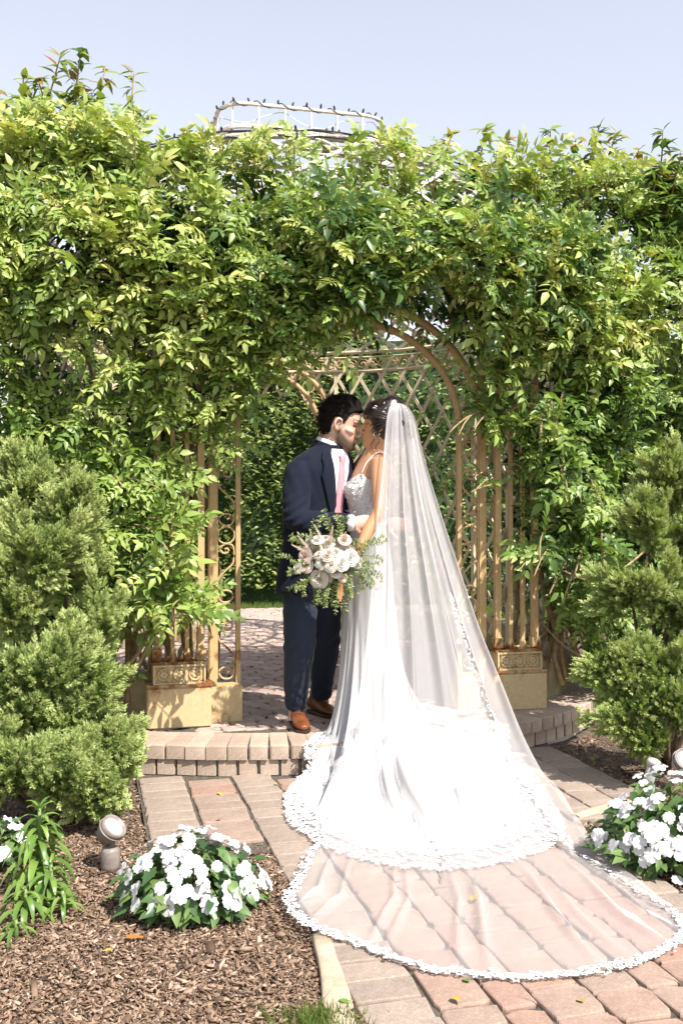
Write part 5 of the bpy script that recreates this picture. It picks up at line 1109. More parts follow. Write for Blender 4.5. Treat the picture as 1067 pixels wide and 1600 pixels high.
def shoe(heel, toe, parent, ank):
    h = Vector(heel); t = Vector(toe); f = (t - h); L = f.length; f.normalize(); s = Vector((-f.y, f.x, 0)); mb = MB(); up = Vector((0, 0, 1))
    prof = [(-0.02, 0.020, 0.022, 0.042), (0.03, 0.033, 0.040, 0.050), (0.15, 0.038, 0.052, 0.060), (0.32, 0.038, 0.048, 0.056), (0.48, 0.041, 0.036, 0.044), (0.64, 0.046, 0.028, 0.037), (0.80, 0.044, 0.023, 0.032), (0.92, 0.035, 0.019, 0.029), (0.99, 0.018, 0.013, 0.025)]
    rings = []
    for q, a, b, zc in prof:
        c = h + f * (q * L) + up * zc; rings.append([c + s * (a * math.copysign(abs(math.cos(w)) ** 0.85, math.cos(w))) + up * (b * math.sin(w) if math.sin(w) > 0 else b * 0.75 * math.sin(w)) for w in np.linspace(0, 2 * PI, 21)[:-1]])
    loft(mb, rings); a = Vector(ank); mb.tube([h + f * L * 0.20 + up * 0.05, h + f * L * 0.20 + up * 0.10, a], [(0.040, 0.036), (0.042, 0.036), 0.038], 14, s)
    me = remesh(mb, 'shoe', 0.005, 3, M_LEATHER); sh_ = put('shoe', me, parent)
    mb = MB(); rings = []
    for z, g in ((0.0, 0.0), (0.010, 0.002), (0.014, 0.0)):
        pts = []
        for w in np.linspace(0, 2 * PI, 33)[:-1]:
            u = 0.5 + 0.5 * math.cos(w); wd = np.interp(u, [0, 0.08, 0.3, 0.5, 0.7, 0.9, 1.0], [0.0, 0.033, 0.038, 0.041, 0.049, 0.038, 0.0]); pts.append(h + f * ((u * 1.07 - 0.05) * L) + s * math.copysign(wd + g, math.sin(w)) + up * z)
        rings.append(pts)
    loft(mb, rings); mb.build('sole', M_SOLE, sh_)
    for q in (0.40, 0.45, 0.50):
        mb = MB(); zc = np.interp(q, [p[0] for p in prof], [p[3] + p[2] for p in prof]) + 0.003; mb.tube([h + f * (q * L) + s * (0.016 * e) + up * (zc - 0.004 * abs(e)) for e in (-1, 0, 1)], 0.003, 6); mb.build('lace', M_SOLE, sh_)
shoe((-0.262, 5.555, PLAT + 0.004), (-0.196, 5.265, PLAT + 0.004), gr, LEGN[-1]); shoe((-0.185, 5.865, PLAT + 0.004), (-0.035, 5.660, PLAT + 0.004), gr, LEGF[-1])
# ---- the bride
br = thing('person', 'woman in white lace wedding dress with long train and sheer veil, kissing', 'person', (0.15, 5.42, PLAT))
bf = Vector((-0.97, -0.24, 0)).normalized(); bl_ = Vector((-bf.y, bf.x, 0))        # facing, her left (camera side)
HB = frame((0.218, 5.405, 1.790), (-0.965, 0.17, 0.05), (0.05, 0.02, 1), 1.03)
BZ_ = [1.05, 1.15, 1.26, 1.36, 1.45, 1.52, 1.58, 1.62, 1.655, 1.68]; BXc = [0.150, 0.150, 0.146, 0.140, 0.136, 0.142, 0.156, 0.166, 0.176, 0.184]; BA = [0.160, 0.135, 0.112, 0.122, 0.134, 0.142, 0.150, 0.142, 0.085, 0.05]; BB = [0.112, 0.100, 0.085, 0.094, 0.106, 0.090, 0.074, 0.062, 0.052, 0.046]; BY = 5.42
def btorso(z, ang, off=0.0):
    a = np.interp(z, BZ_, BA) + off; b = np.interp(z, BZ_, BB) + off; return Vector((np.interp(z, BZ_, BXc), BY, z)) + bf * (b * math.cos(ang)) + bl_ * (a * math.sin(ang))
SHb = Vector((0.200, 5.285, 1.600)); ELb = P(591, 798, 5.17); WRb = P(561, 857, 5.10)
SHr = Vector((0.135, 5.555, 1.600)); ELr = Vector((0.08, 5.66, 1.36)); WRr = Vector((-0.02, 5.62, 1.45))
mb = MB(); add_head(mb, HB, False)
mb.tube([(0.180, 5.42, 1.62), (0.192, 5.418, 1.67), (0.210, 5.412, 1.72), (0.225, 5.408, 1.78)], [(0.060, 0.055), 0.050, 0.047, 0.050], 16)
loft(mb, [[btorso(z, 2 * PI * k / 24) for k in range(24)] for z in np.linspace(BZ_[0], BZ_[-1], 18)])
for pts in ((SHb, SHb + (ELb - SHb) * 0.3, ELb, (ELb + WRb) / 2, WRb), (SHr, SHr + (ELr - SHr) * 0.3, ELr, (ELr + WRr) / 2, WRr)):
    pc = crom([pts[0] + Vector((0, 0, 0.005))] + list(pts[1:]), 3); mb.tube(pc, list(np.interp(np.linspace(0, 1, len(pc)), [0, 0.15, 0.3, 0.5, 0.75, 1], [0.048, 0.047, 0.043, 0.035, 0.034, 0.023])), 14)
for s in (-1, 1): mb.tube([Vector((0.15, BY, 1.08)) + bl_ * (0.07 * s), Vector((0.14, BY, 0.62)) + bl_ * (0.06 * s), Vector((0.13, BY, 0.25)) + bl_ * (0.05 * s), Vector((0.10, BY, 0.175)) + bl_ * (0.05 * s)], [0.085, 0.055, 0.038, 0.034], 12)
add_hand(mb, WRb, (-0.75, -0.1, -0.65), (0.25, 0.6, -0.75), 0.88, (0.9, 1.0, 0.7), 1)
add_hand(mb, WRr, (-0.9, -0.1, 0.3), (0, -1, 0), 0.88, (0.3, 0.4, 0.4), -1)
me = remesh(mb, 'body', 0.0055, 3, M_SKIN_B); face_attrs(me, HB, False); put('body', me, br)
# hair: swept back into a low knot, tail over the far shoulder
def b_line(a): return np.interp(a, [0, 0.5, 0.8, 1.0, 1.2, 1.5, 2.1, 3.2], [0.072, 0.064, 0.042, 0.008, -0.030, -0.052, -0.075, -0.085])
hr = hair_shell(HB, b_line, lambda ph, z: 0.012 + 0.014 * max(0, -math.cos(ph)) + 0.006 * max(0, min(1, (z - 0.03) / 0.06)), 'hair', M_BHAIR, br, 9, None, 500, 0.03)
mb = MB()
for k in range(52):
    s = 1 if k % 4 else -1; a0 = random.uniform(0.25, 1.5) * s; z0 = b_line(abs(a0)) + random.uniform(0.0, 0.05); pts = []
    for t in np.linspace(0, 1, 8):
        ph = a0 + s * (2.75 - abs(a0)) * t; z = z0 + (0.04 + 0.05 * (k % 5) / 5 - z0) * math.sin(PI * t * 0.6) - 0.07 * t * t; pts.append(HB @ head_pt(min(z, 0.118), ph, 0.024 + 0.010 * math.sin(PI * t) + 0.010 * t + random.uniform(-.002, .004)))
    mb.tube(crom(pts, 2), list(np.interp(np.linspace(0, 1, 15), [0, 0.5, 1], [0.003, 0.0062, 0.004])), 6)
for k in range(20):      # knot
    a = k * 0.7; c = HB @ Vector((-0.115, 0, -0.015)); e1 = HB.to_3x3() @ Vector((0.3, 1, 0)); e2 = HB.to_3x3() @ Vector((0.2, 0, 1)); r = 0.030 + 0.010 * math.sin(k)
    mb.tube([c + e1.normalized() * r * math.cos(a + t) + e2.normalized() * r * math.sin(a + t) + (HB.to_3x3() @ Vector((-0.02 - 0.012 * math.sin(t * 2 + k), 0, 0))) for t in np.linspace(0, 3.5, 10)], 0.010, 6)
mb.build('swept_locks', M_BHAIR, hr, None, True)
mb = MB()
for k in range(14):
    j = Vector((random.gauss(0, 0.010), random.gauss(0, 0.012), random.gauss(0, 0.008))); pts = [P(588, 700, 5.50) + j, P(573, 712, 5.52) + j, P(562, 728, 5.50) + j * 1.4, P(553, 742, 5.46) + j * 1.2, P(543, 752, 5.44) + j]
    mb.tube(crom(pts, 4), list(np.interp(np.linspace(0, 1, 17), [0, 0.4, 1], [0.010, 0.014, 0.003])), 6)
mb.build('tail', M_BHAIR, hr, None, True)
mb = MB()      # loose curls framing the face
for (x, y0, z0, L) in ((0.030, 0.078, -0.01, 0.11), (0.005, 0.082, -0.03, 0.10)):
    pts = [HB @ Vector((x + 0.010 * math.sin(t * 9), y0 + 0.012 * math.sin(t * 3.1) + 0.004 * math.cos(t * 9), z0 - L * t)) for t in np.linspace(0, 1, 12)]; mb.tube(pts, list(np.interp(np.linspace(0, 1, 12), [0, 0.5, 1], [0.003, 0.003, 0.001])), 6)
mb.build('loose_curls', M_BHAIR, hr, None, True)
mb = MB(); c = HB @ Vector((0.0, 0.080, -0.042)); mb.lathe([(0.001, 0.008), (0.006, 0.0), (0.001, -0.012)], tuple(c), 8); mb.build('earring', simple('gold', (0.7, 0.55, 0.3), (0.8, 0.65, 0.4), 10, 0.25, 0.0, 0.0, 0.5, 'Object', 1.0), br)

# dress
m_, nt, b = new_mat('ivory_satin'); w = noise_tex(nt, 5, 3); nt.links.new(mixc(nt, w, (0.46, 0.449, 0.447), (0.52, 0.508, 0.506)), b.inputs['Base Color']); b.inputs['Roughness'].default_value = 0.5; b.inputs['Sheen Weight'].default_value = 0.2; b.inputs['Specular IOR Level'].default_value = 0.35
bump(nt, b, noise_tex(nt, 18, 3), 0.08, 0.01); M_SATIN = m_
M_LACE = fabric('white_lace', (0.68, 0.67, 0.67), (0.75, 0.74, 0.74), 300, 0.75, 0.1, 40, 0.15)
M_TULLEBASE = fabric('grey_lining', (0.52, 0.50, 0.48), (0.62, 0.60, 0.58), 200, 0.8, 0.1, 30, 0.2)
DZ = [1.50, 1.45, 1.36, 1.26, 1.15, 1.05, 0.96, 0.86, 0.74]; DC = [0.140, 0.136, 0.140, 0.146, 0.150, 0.150, 0.148, 0.146, 0.150]; DA = [0.150, 0.142, 0.129, 0.119, 0.142, 0.168, 0.172, 0.170, 0.172]; DB = [0.098, 0.114, 0.101, 0.092, 0.107, 0.122, 0.130, 0.136, 0.150]
NPH = 160
def dres(z, phw):   # world angle ring, elliptical in her own frame
    a = np.interp(-z, [-q for q in DZ], DA); bb = np.interp(-z, [-q for q in DZ], DB); c = Vector((np.interp(-z, [-q for q in DZ], DC), BY, z))
    d = Vector((math.cos(phw), math.sin(phw), 0)); cf = d.dot(bf); cl = d.dot(bl_); r = 1 / math.sqrt((cf / bb) ** 2 + (cl / a) ** 2); return c + d * r
hem_def = [(180, 521, 1134, PLAT), (194, 502, 1150, PLAT), (205, 480, 1168, PLAT), (214, 482, 1205, 0.05), (223, 449, 1250, 0), (236, 463, 1295, 0), (249, 512, 1328, 0), (262, 590, 1354, 0), (275, 660, 1363, 0), (288, 727, 1364, 0), (300, 797, 1349, 0), (312, 866, 1321, 0), (325, 872, 1285, 0), (335, 840, 1235, 0), (345, 808, 1192, 0), (355, 778, 1162, 0.06), (365, 740, 1142, PLAT), (385, 690, 1120, PLAT), (412, 622, 1102, PLAT), (450, 572, 1100, PLAT), (495, 537, 1112, PLAT)]
hem_w = [(d_, *G(x_, y_, z_)) for d_, x_, y_, z_ in hem_def]
hp = np.array([h[0] for h in hem_w] + [hem_w[0][0] + 360]); hxyz = np.array([h[1:] for h in hem_w] + [hem_w[0][1:]])
def hem_at(phd):
    q = (phd - 180) % 360 + 180; k = np.searchsorted(hp, q, side='right') - 1; k = min(max(k, 0), len(hp) - 2); n = len(hem_w)
    p0, p1, p2, p3 = hxyz[(k - 1) % n], hxyz[k], hxyz[k + 1], hxyz[(k + 2) % n] if k + 2 < n else hxyz[(k + 2) % n]; t = (q - hp[k]) / (hp[k + 1] - hp[k])
    return Vector(0.5 * (2 * p1 + (p2 - p0) * t + (2 * p0 - 5 * p1 + 4 * p2 - p3) * t * t + (3 * p1 - p0 - 3 * p2 + p3) * t ** 3))
def skirt(phd, s, lift=0.0):
    K = dres(0.74, R(phd)); H = hem_at(phd); L = math.hypot(H.x - K.x, H.y - K.y); tr = min(1, max(0, (L - 0.25) / 0.6))
    ex = 2.4 + 1.6 * tr; g = s ** (1.55 - 0.15 * tr)
    p = K.lerp(H, g); z = H.z + (K.z - H.z) * (1 - s) ** ex
    w = math.sin(R(phd) * 15 + 1.2 * nz(phd * 0.05, 2.0) * 3 + 0.8 * s) + 0.55 * math.sin(R(phd) * 31 + 2 + s * 1.5)
    env = math.sin(PI * min(1, s * 1.05)) ** 0.8; d = Vector((math.cos(R(phd)), math.sin(R(phd)), 0))
    fl = 0.018 * w * env * (0.35 + 0.9 * tr); p = p + d * fl * (1 - 0.4 * s); z += max(-0.014, 0.055 * w * env * tr) + 0.010 * env * nz(p.x * 5, p.y * 5, 1)
    gh = ground_h(p.x, p.y); near = 0.0
    q = MGI @ Vector((p.x, p.y, 0)); rr = math.hypot(q.x - PCX, q.y - PCY); edge = 1 / (1 + math.exp((rr - RP - 0.035) / 0.018)); gh = PLAT * edge if rr < RP + 0.15 else 0.0
    z = max(z, gh + 0.012 + 0.010 * (0.5 + 0.5 * w) * (1 - 0.5 * s) + 0.006 * (1 - s)); return Vector((p.x, p.y, z + lift))
phs = [360 * k / NPH + 180 for k in range(NPH)]
rows = [[dres(z, R(p)) for p in phs] for z in np.linspace(1.28, 0.78, 16)]
for i, r_ in enumerate(rows):
    for k, p in enumerate(r_): e = i / 16; r_[k] = p + Vector((math.cos(R(phs[k])), math.sin(R(phs[k])), 0)) * (0.004 * nz(phs[k] * 0.05, p.z * 3) * e + 0.003 * e * e * math.sin(R(phs[k]) * 15))
SS = np.linspace(0, 0.93, 46)
rows += [[skirt(p, s) for p in phs] for s in SS]
nr_ = len(rows); V = [tuple(p) for r_ in rows for p in r_]; F = [(i * NPH + k, i * NPH + (k + 1) % NPH, (i + 1) * NPH + (k + 1) % NPH, (i + 1) * NPH + k) for i in range(nr_ - 1) for k in range(NPH)]
mb = MB(); mb.add(V, F); dress = mb.build('skirt', M_SATIN, br, None, True)
bvh = BVHTree.FromPolygons([Vector(v) for v in V], F)
# bodice
def bod(u, v):
    ang = u; ztop = 1.500 + 0.035 * math.exp(-((ang - 0.75) / 0.35) ** 2) + 0.035 * math.exp(-((ang + 0.75) / 0.35) ** 2) - 0.02 * math.exp(-(ang / 0.25) ** 2) - 0.10 * max(0, -math.cos(ang)); z = 1.262 + (ztop - 1.262) * v
    p = btorso(z, ang, 0.007); k = math.exp(-((z - 1.445) / 0.05) ** 2) * (math.exp(-((ang - 0.5) / 0.4) ** 2) + math.exp(-((ang + 0.5) / 0.4) ** 2)); return p + bf * (0.030 * k)
bo = grid_patch(bod, np.linspace(-PI, PI, 49), np.linspace(0, 1, 14), M_TULLEBASE, 'bodice', br, 0.003)
for s in (1, -1):
    pts = [bod(0.78 * s, 1.0), Vector((0.148, BY, 1.595)) + bl_ * (0.110 * s) + bf * 0.040, Vector((0.168, BY, 1.647)) + bl_ * (0.108 * s), Vector((0.185, BY, 1.625)) + bl_ * (0.105 * s) - bf * 0.045, Vector((0.18, BY, 1.50)) + bl_ * (0.09 * s) - bf * 0.075]
    mb = MB(); mb.tube(crom(pts, 6), (0.009, 0.003), 6, tuple(bl_)); mb.build('strap', M_LACE, br, None, True)
mb = MB(); mb.tube([btorso(1.265, a, 0.008) for a in np.linspace(0, 2 * PI, 41)[:-1]], (0.010, 0.004), 6, (0, 0, 1), True, True); mb.build('waistband', M_LACE, br, None, True)
# lace motifs
def ribbon(pts, w):
    V = []; F = []; n = len(pts)
    for i in range(n):
        t = Vector(pts[min(i + 1, n - 1)]) - Vector(pts[max(i - 1, 0)]); t = Vector((t.x, t.y, 0)).normalized(); s = Vector((-t.y, t.x, 0)); k = w[i] if isinstance(w, list) else w; p = Vector((pts[i][0], pts[i][1], 0.03 if i % 2 else 0.05)); V += [p - s * k, p + s * k]
    F = [(2 * i, 2 * i + 2, 2 * i + 3, 2 * i + 1) for i in range(n - 1)]; return np.array([tuple(v) for v in V]), np.array(F)
def tri(vf): v, f = vf; return (v, np.concatenate([f[:, [0, 1, 2]], f[:, [0, 2, 3]]]) if f.shape[1] == 4 else f)
def motif(kind):
    parts = []
    if kind == 0:   # C-scroll with curled ends and leaves
        pts = [(0.55 * math.cos(a) * (0.35 + 0.65 * min(1, (i + 2) / 10)), 0.5 * math.sin(a) * (0.35 + 0.65 * min(1, (i + 2) / 10))) for i, a in enumerate(np.linspace(-3.2, 3.0, 22))]
        parts.append(tri(ribbon(pts, list(np.interp(np.arange(22), [0, 3, 12, 21], [0.05, 0.10, 0.12, 0.03])))))
        for a in (0.2, 1.2, -0.8): v, f = leaflet(0.42, 0.26, 0.1, 0.0); M = rot_np((0, 0, 1), a - PI / 2); parts.append((v @ M.T + np.array([0.5 * math.cos(a), 0.45 * math.sin(a), 0.02]), f))
    elif kind == 1:  # flower
        for k in range(6):
            v, f = leaflet(0.52, 0.40, 0.15, 0.0); M = rot_np((0, 0, 1), k * PI / 3); parts.append((v @ M.T + np.array([0, 0, 0.02 + 0.01 * (k % 2)]), f))
    else:            # sprig
        pts = [(0.12 * math.sin(t * 3), -0.6 + 1.2 * t) for t in np.linspace(0, 1, 9)]; parts.append(tri(ribbon(pts, 0.04)))
        for i in range(2, 9, 2):
            for s in (-1, 1): v, f = leaflet(0.40, 0.20, 0.1, 0.0); M = rot_np((0, 0, 1), -s * 0.95); parts.append((v @ M.T + np.array([pts[i][0], pts[i][1], 0.02]), f))
    return join(parts)
MOT = [motif(0), motif(1), motif(2)]
def lace(name, items, parent, mat=M_LACE):
    """items: (point, normal, direction, size)"""
    pos = np.array([tuple(i[0]) for i in items]); d = np.array([tuple(i[2]) for i in items], dtype=float); n_ = np.array([tuple(i[1]) for i in items], dtype=float); s = np.array([i[3] for i in items])
    Mx = bases(d, n_) * s[:, None, None]; V, F, T = scatter(MOT, rng.integers(0, 3, len(items)), Mx, pos, np.zeros(len(items))); return put(name, mesh_np(name, V, F, mat), parent)
items = []
for _ in range(620):
    a = random.uniform(-PI, PI); v = random.uniform(0.03, 0.97); p = bod(a, v); n_ = (bod(a + 0.02, v) - bod(a - 0.02, v)).cross(bod(a, v + 0.02) - bod(a, v - 0.02)).normalized(); items.append((p + n_ * 0.003, n_, Vector((random.gauss(0, 1), random.gauss(0, 1), random.gauss(0, 1))), random.uniform(0.014, 0.028)))
lace('bodice_lace', items, bo)
def sk_n(phd, s): n_ = (skirt(phd + 1.5, s) - skirt(phd - 1.5, s)).cross(skirt(phd, max(0, s - 0.015)) - skirt(phd, min(1, s + 0.015))); n_ = n_.normalized() if n_.length > 1e-9 else Vector((0, 0, 1)); return n_ if n_.z > -0.2 else -n_
items = []
arc = [hem_at(p) for p in np.linspace(196, 384, 400)]; al = np.r_[0, np.cumsum([(arc[i + 1] - arc[i]).length for i in range(399)])]
for band, cnt_, sz in ((1.012, 190, 0.024), (0.99, 190, 0.028), (0.965, 180, 0.029), (0.935, 170, 0.030), (0.90, 130, 0.028), (0.86, 70, 0.026)):
    for k in range(cnt_):
        q = al[-1] * (k + random.uniform(0.1, 0.9)) / cnt_; phd = np.interp(q, al, np.linspace(196, 384, 400)); s = min(1.0, band + random.uniform(-0.012, 0.012)); p = skirt(phd, s, 0.007)
        if band > 1: H_ = hem_at(phd); K_ = skirt(phd, 0.93); o_ = Vector((H_.x - K_.x, H_.y - K_.y, 0)).normalized(); p = p + o_ * random.uniform(0.004, 0.02)
        n_ = sk_n(phd, min(s, 0.97)); out = skirt(phd, 1.0) - skirt(phd, 0.9); items.append((p, (n_ + Vector((0, 0, 0.6))).normalized(), out + Vector((random.gauss(0, .04), random.gauss(0, .04), 0)), sz * random.uniform(0.75, 1.25)))
lace('hem_lace', items, dress)
# small ivory comb in her hair
its = []
for k in range(16):
    ph = random.uniform(1.15, 1.75); z = random.uniform(0.055, 0.105); p = HB @ head_pt(z, ph, 0.036); n_ = (p - (HB @ Vector((0, 0, 0.03)))).normalized(); its.append((p, n_, Vector((random.gauss(0, 1), random.gauss(0, .5), random.gauss(0, 1))), random.uniform(0.008, 0.014)))
lace('hair_comb', its, hr)
# fine net that carries the hem lace
nph2 = 260; ph2 = list(np.linspace(194, 386, nph2)); V = [tuple(skirt(p, s, 0.002)) for s in (0.90, 0.93, 0.96, 0.985, 1.0) for p in ph2]
F = np.array([(i * nph2 + k, i * nph2 + k + 1, (i + 1) * nph2 + k + 1, (i + 1) * nph2 + k) for i in range(4) for k in range(nph2 - 1)])
NET = (V, F)
# appliqué lines running down the seams of the train
items = []
for phd in (214, 238, 262, 300, 322):
    for s in np.linspace(0.02, 0.86, 34):
        p = skirt(phd + random.gauss(0, 1.2) + 3 * math.sin(s * 4), s, 0.004); n_ = sk_n(phd, s); out = skirt(phd, min(1, s + 0.04)) - skirt(phd, max(0, s - 0.04)); items.append((p + n_ * 0.003, n_, out, random.uniform(0.010, 0.020)))
lace('seam_lace', items, dress)

# veil
m_, nt, b = new_mat('sheer_tulle'); at = nt.nodes.new('ShaderNodeAttribute'); at.attribute_name = 'dens'
nt.nodes.remove(b); df = nt.nodes.new('ShaderNodeBsdfDiffuse'); df.inputs[0].default_value = (0.86, 0.83, 0.84, 1); tl = nt.nodes.new('ShaderNodeBsdfTranslucent'); tl.inputs[0].default_value = (0.86, 0.83, 0.84, 1)
m1 = nt.nodes.new('ShaderNodeMixShader'); m1.inputs[0].default_value = 0.5; nt.links.new(df.outputs[0], m1.inputs[1]); nt.links.new(tl.outputs[0], m1.inputs[2])
tp = nt.nodes.new('ShaderNodeBsdfTransparent'); m2 = nt.nodes.new('ShaderNodeMixShader'); nt.links.new(at.outputs['Fac'], m2.inputs[0]); nt.links.new(tp.outputs[0], m2.inputs[1]); nt.links.new(m1.outputs[0], m2.inputs[2]); nt.links.new(m2.outputs[0], nt.nodes['Material Output'].inputs[0]); M_TULLE = m_
def gz_(px, py, z): return G(px, py, z)
# rows: left edge and right edge
VR = [(P(614, 630, 5.33), P(627, 630, 5.37)), (P(607, 637, 5.275), P(638, 639, 5.42)), (P(602, 654, 5.25), P(647, 658, 5.46)), (P(599, 685, 5.23), P(653, 688, 5.46)), (P(595, 722, 5.18), P(662, 724, 5.45)), (P(585, 800, 5.11), P(685, 800, 5.42)), (P(577, 900, 5.07), P(719, 900, 5.38)), (P(570, 980, 5.02), P(747, 980, 5.34)), (P(558, 1070, 4.92), P(784, 1070, 5.25)), (P(542, 1160, 4.78), P(822, 1160, 5.12)), (P(524, 1235, 4.55), P(868, 1240, 4.75)), (G(500, 1305, 0.03), G(930, 1320, 0.02)), (G(470, 1355, 0.02), G(1005, 1380, 0.02)), (G(452, 1395, 0.02), G(1062, 1430, 0.02))]
Lc = crom([v[0] for v in VR], 6); Rc = crom([v[1] for v in VR], 6); NT = len(Lc); NU = 150
HEMV = crom([G(*p, 0.012) for p in ((452, 1395), (455, 1425), (490, 1452), (560, 1480), (640, 1512), (730, 1529), (830, 1533), (930, 1522), (1020, 1500), (1066, 1468), (1062, 1430))], 8)
hl = np.r_[0, np.cumsum(np.linalg.norm(np.diff(HEMV, axis=0), axis=1))]; hemp = lambda u: np.array([np.interp(u * hl[-1], hl, HEMV[:, i]) for i in range(3)])
NB = 16
rowsv = []
ddir = np.array([0.25, -0.97, 0])
for j in range(NT):
    t = j / (NT - 1); row = []
    bul = np.interp(t, [0, 0.1, 0.25, 0.55, 0.75, 0.88, 1], [0.01, 0.05, 0.06, 0.05, 0.0, 0, 0]); fa = np.interp(t, [0, 0.08, 0.25, 0.6, 0.8, 0.9, 1], [0.002, 0.010, 0.022, 0.026, 0.012, 0.006, 0.004])
    for i in range(NU):
        u = i / (NU - 1); p = Lc[j] * (1 - u) + Rc[j] * u
        ph = u * 2 * PI * 6.0 + 3.2 * nz(u * 2.6, 0.5 + t * 0.6) + 0.7 * t; fold = (math.sin(ph) + 0.5 * math.sin(2.3 * ph + 1 + t)) * (0.75 + 0.8 * nz(u * 5, t * 1.3, 7))
        p = p + ddir * (bul * math.sin(PI * u) + fa * fold) + np.array([fa * 0.5 * math.cos(ph), 0, 0]); row.append(p)
    rowsv.append(row)
end = rowsv[-1]
for j in range(1, NB + 1):
    s = j / NB; row = []
    for i in range(NU):
        u = i / (NU - 1); a = np.array(end[i]); b_ = hemp(u); p = a * (1 - s) + b_ * s; p[2] = 0.014; row.append(p)
    rowsv.append(row)
VV = []; dens = []; NTT = len(rowsv)
CREASE = [(0.30, 0.62), (0.335, 0.4), (0.47, 0.5), (0.52, 0.80), (0.70, 0.60), (0.76, 0.35), (0.10, 0.9), (0.16, 0.5), (0.86, 0.75), (0.93, 0.5)]
for j, row in enumerate(rowsv):
    tg = j / (NTT - 1)
    for i, p in enumerate(row):
        u = i / (NU - 1); q = Vector(p); gd = max(0, min(1, (tg - 0.70) / 0.15))
        if gd > 0:
            for (cu, ck) in CREASE: q.z += gd * 0.045 * ck * math.exp(-((u - cu - 0.02 * math.sin(tg * 6)) / 0.010) ** 2) * min(1, (1 - tg) * 8 + 0.15)
            q.z += gd * 0.006 * max(0, nz(q.x * 4, q.y * 4, 3)); q.z = max(q.z, 0.012)
        q.z = max(q.z, (PLAT if on_platform((q.x, q.y)) else 0) + 0.012)
        for _ in range(2):
            loc, nrm, idx, dist = bvh.find_nearest(q, 0.35)
            if loc is not None:
                nn = nrm if (nrm.z > 0.05 or (loc - Vector((0.15, BY, loc.z))).dot(nrm) > 0) else -nrm
                sd = (q - loc).dot(nn)
                if sd < 0.014 and dist < 0.30: q = q + nn * (0.014 - sd) if sd < 0 else q + nn * (0.014 - sd)
        VV.append(tuple(q)); dens.append(np.interp(tg, [0, 0.06, 0.2, 0.45, 0.65, 0.8, 1.0], [0.86, 0.78, 0.60, 0.50, 0.38, 0.30, 0.30]) + gd * sum(0.26 * ck * math.exp(-((u - cu - 0.02 * math.sin(tg * 6)) / 0.011) ** 2) for cu, ck in CREASE) * min(1, (1 - tg) * 6) + 0.10 * math.exp(-(u / 0.02) ** 2) + 0.10 * math.exp(-((1 - u) / 0.02) ** 2))
FV = np.array([(j * NU + i, j * NU + i + 1, (j + 1) * NU + i + 1, (j + 1) * NU + i) for j in range(NTT - 1) for i in range(NU - 1)])
put('hem_net', mesh_np('hem_net', NET[0], NET[1], M_TULLE, True, None, {'dens': np.full(len(NET[0]), 0.42)}), dress)
ve = put('veil', mesh_np('veil', VV, FV, M_TULLE, True, None, {'dens': dens}), br)
VG = np.array(VV).reshape(NTT, NU, 3)
def vpt(u, j): j = min(max(j, 0), NTT - 1.001); k = int(j); f = j - k; x = u * (NU - 1.001); i = int(x); g = x - i; return Vector((VG[k, i] * (1 - g) + VG[k, i + 1] * g) * (1 - f) + Vector((VG[k + 1, i] * (1 - g) + VG[k + 1, i + 1] * g)) * f) if False else Vector(tuple((VG[k, i] * (1 - g) + VG[k, i + 1] * g) * (1 - f) + (VG[k + 1, i] * (1 - g) + VG[k + 1, i + 1] * g) * f))
def vn(u, j): n_ = (vpt(min(u + 0.02, 0.999), j) - vpt(max(u - 0.02, 0), j)).cross(vpt(u, j - 0.7) - vpt(u, j + 0.7)); n_ = n_.normalized() if n_.length > 1e-9 else Vector((0, 0, 1)); return n_ if n_.y < 0 or n_.z > 0.3 else -n_
items = []
def vedge(path, count, sz, wid):
    path = np.array(path); seg_ = [vpt(*path[i]) for i in range(len(path))]; l = np.r_[0, np.cumsum([(seg_[i + 1] - seg_[i]).length for i in range(len(seg_) - 1)])]
    for k in range(count):
        q = l[-1] * (k + random.random()) / count; u = np.interp(q, l, path[:, 0]); j = np.interp(q, l, path[:, 1]); p = vpt(u, j); n_ = vn(u, j); u2 = np.interp(q + 0.03, l, path[:, 0]); j2 = np.interp(q + 0.03, l, path[:, 1]); tg_ = vpt(u2, j2) - p
        if tg_.length < 1e-5: tg_ = Vector((1, 0, 0))
        sd = tg_.cross(n_).normalized(); items.append((p + sd * random.gauss(0, wid) + n_ * 0.006, n_, tg_.normalized() + Vector((random.gauss(0, .4), random.gauss(0, .4), random.gauss(0, .2))), sz * random.uniform(0.7, 1.25)))
jl = NTT - 1
vedge([(u, jl - 0.5) for u in np.linspace(0.0, 0.999, 60)], 400, 0.019, 0.010)
vedge([(0.012, j) for j in np.linspace(NT - 16, jl, 40)], 150, 0.018, 0.009)
rp = [(np.interp(j, [38, 54, 66, 76, jl], [0.80, 0.84, 0.90, 0.985, 0.985]), j) for j in np.linspace(38, jl, 80)]
vedge(rp, 300, 0.018, 0.009)
lace('veil_lace', items, ve)

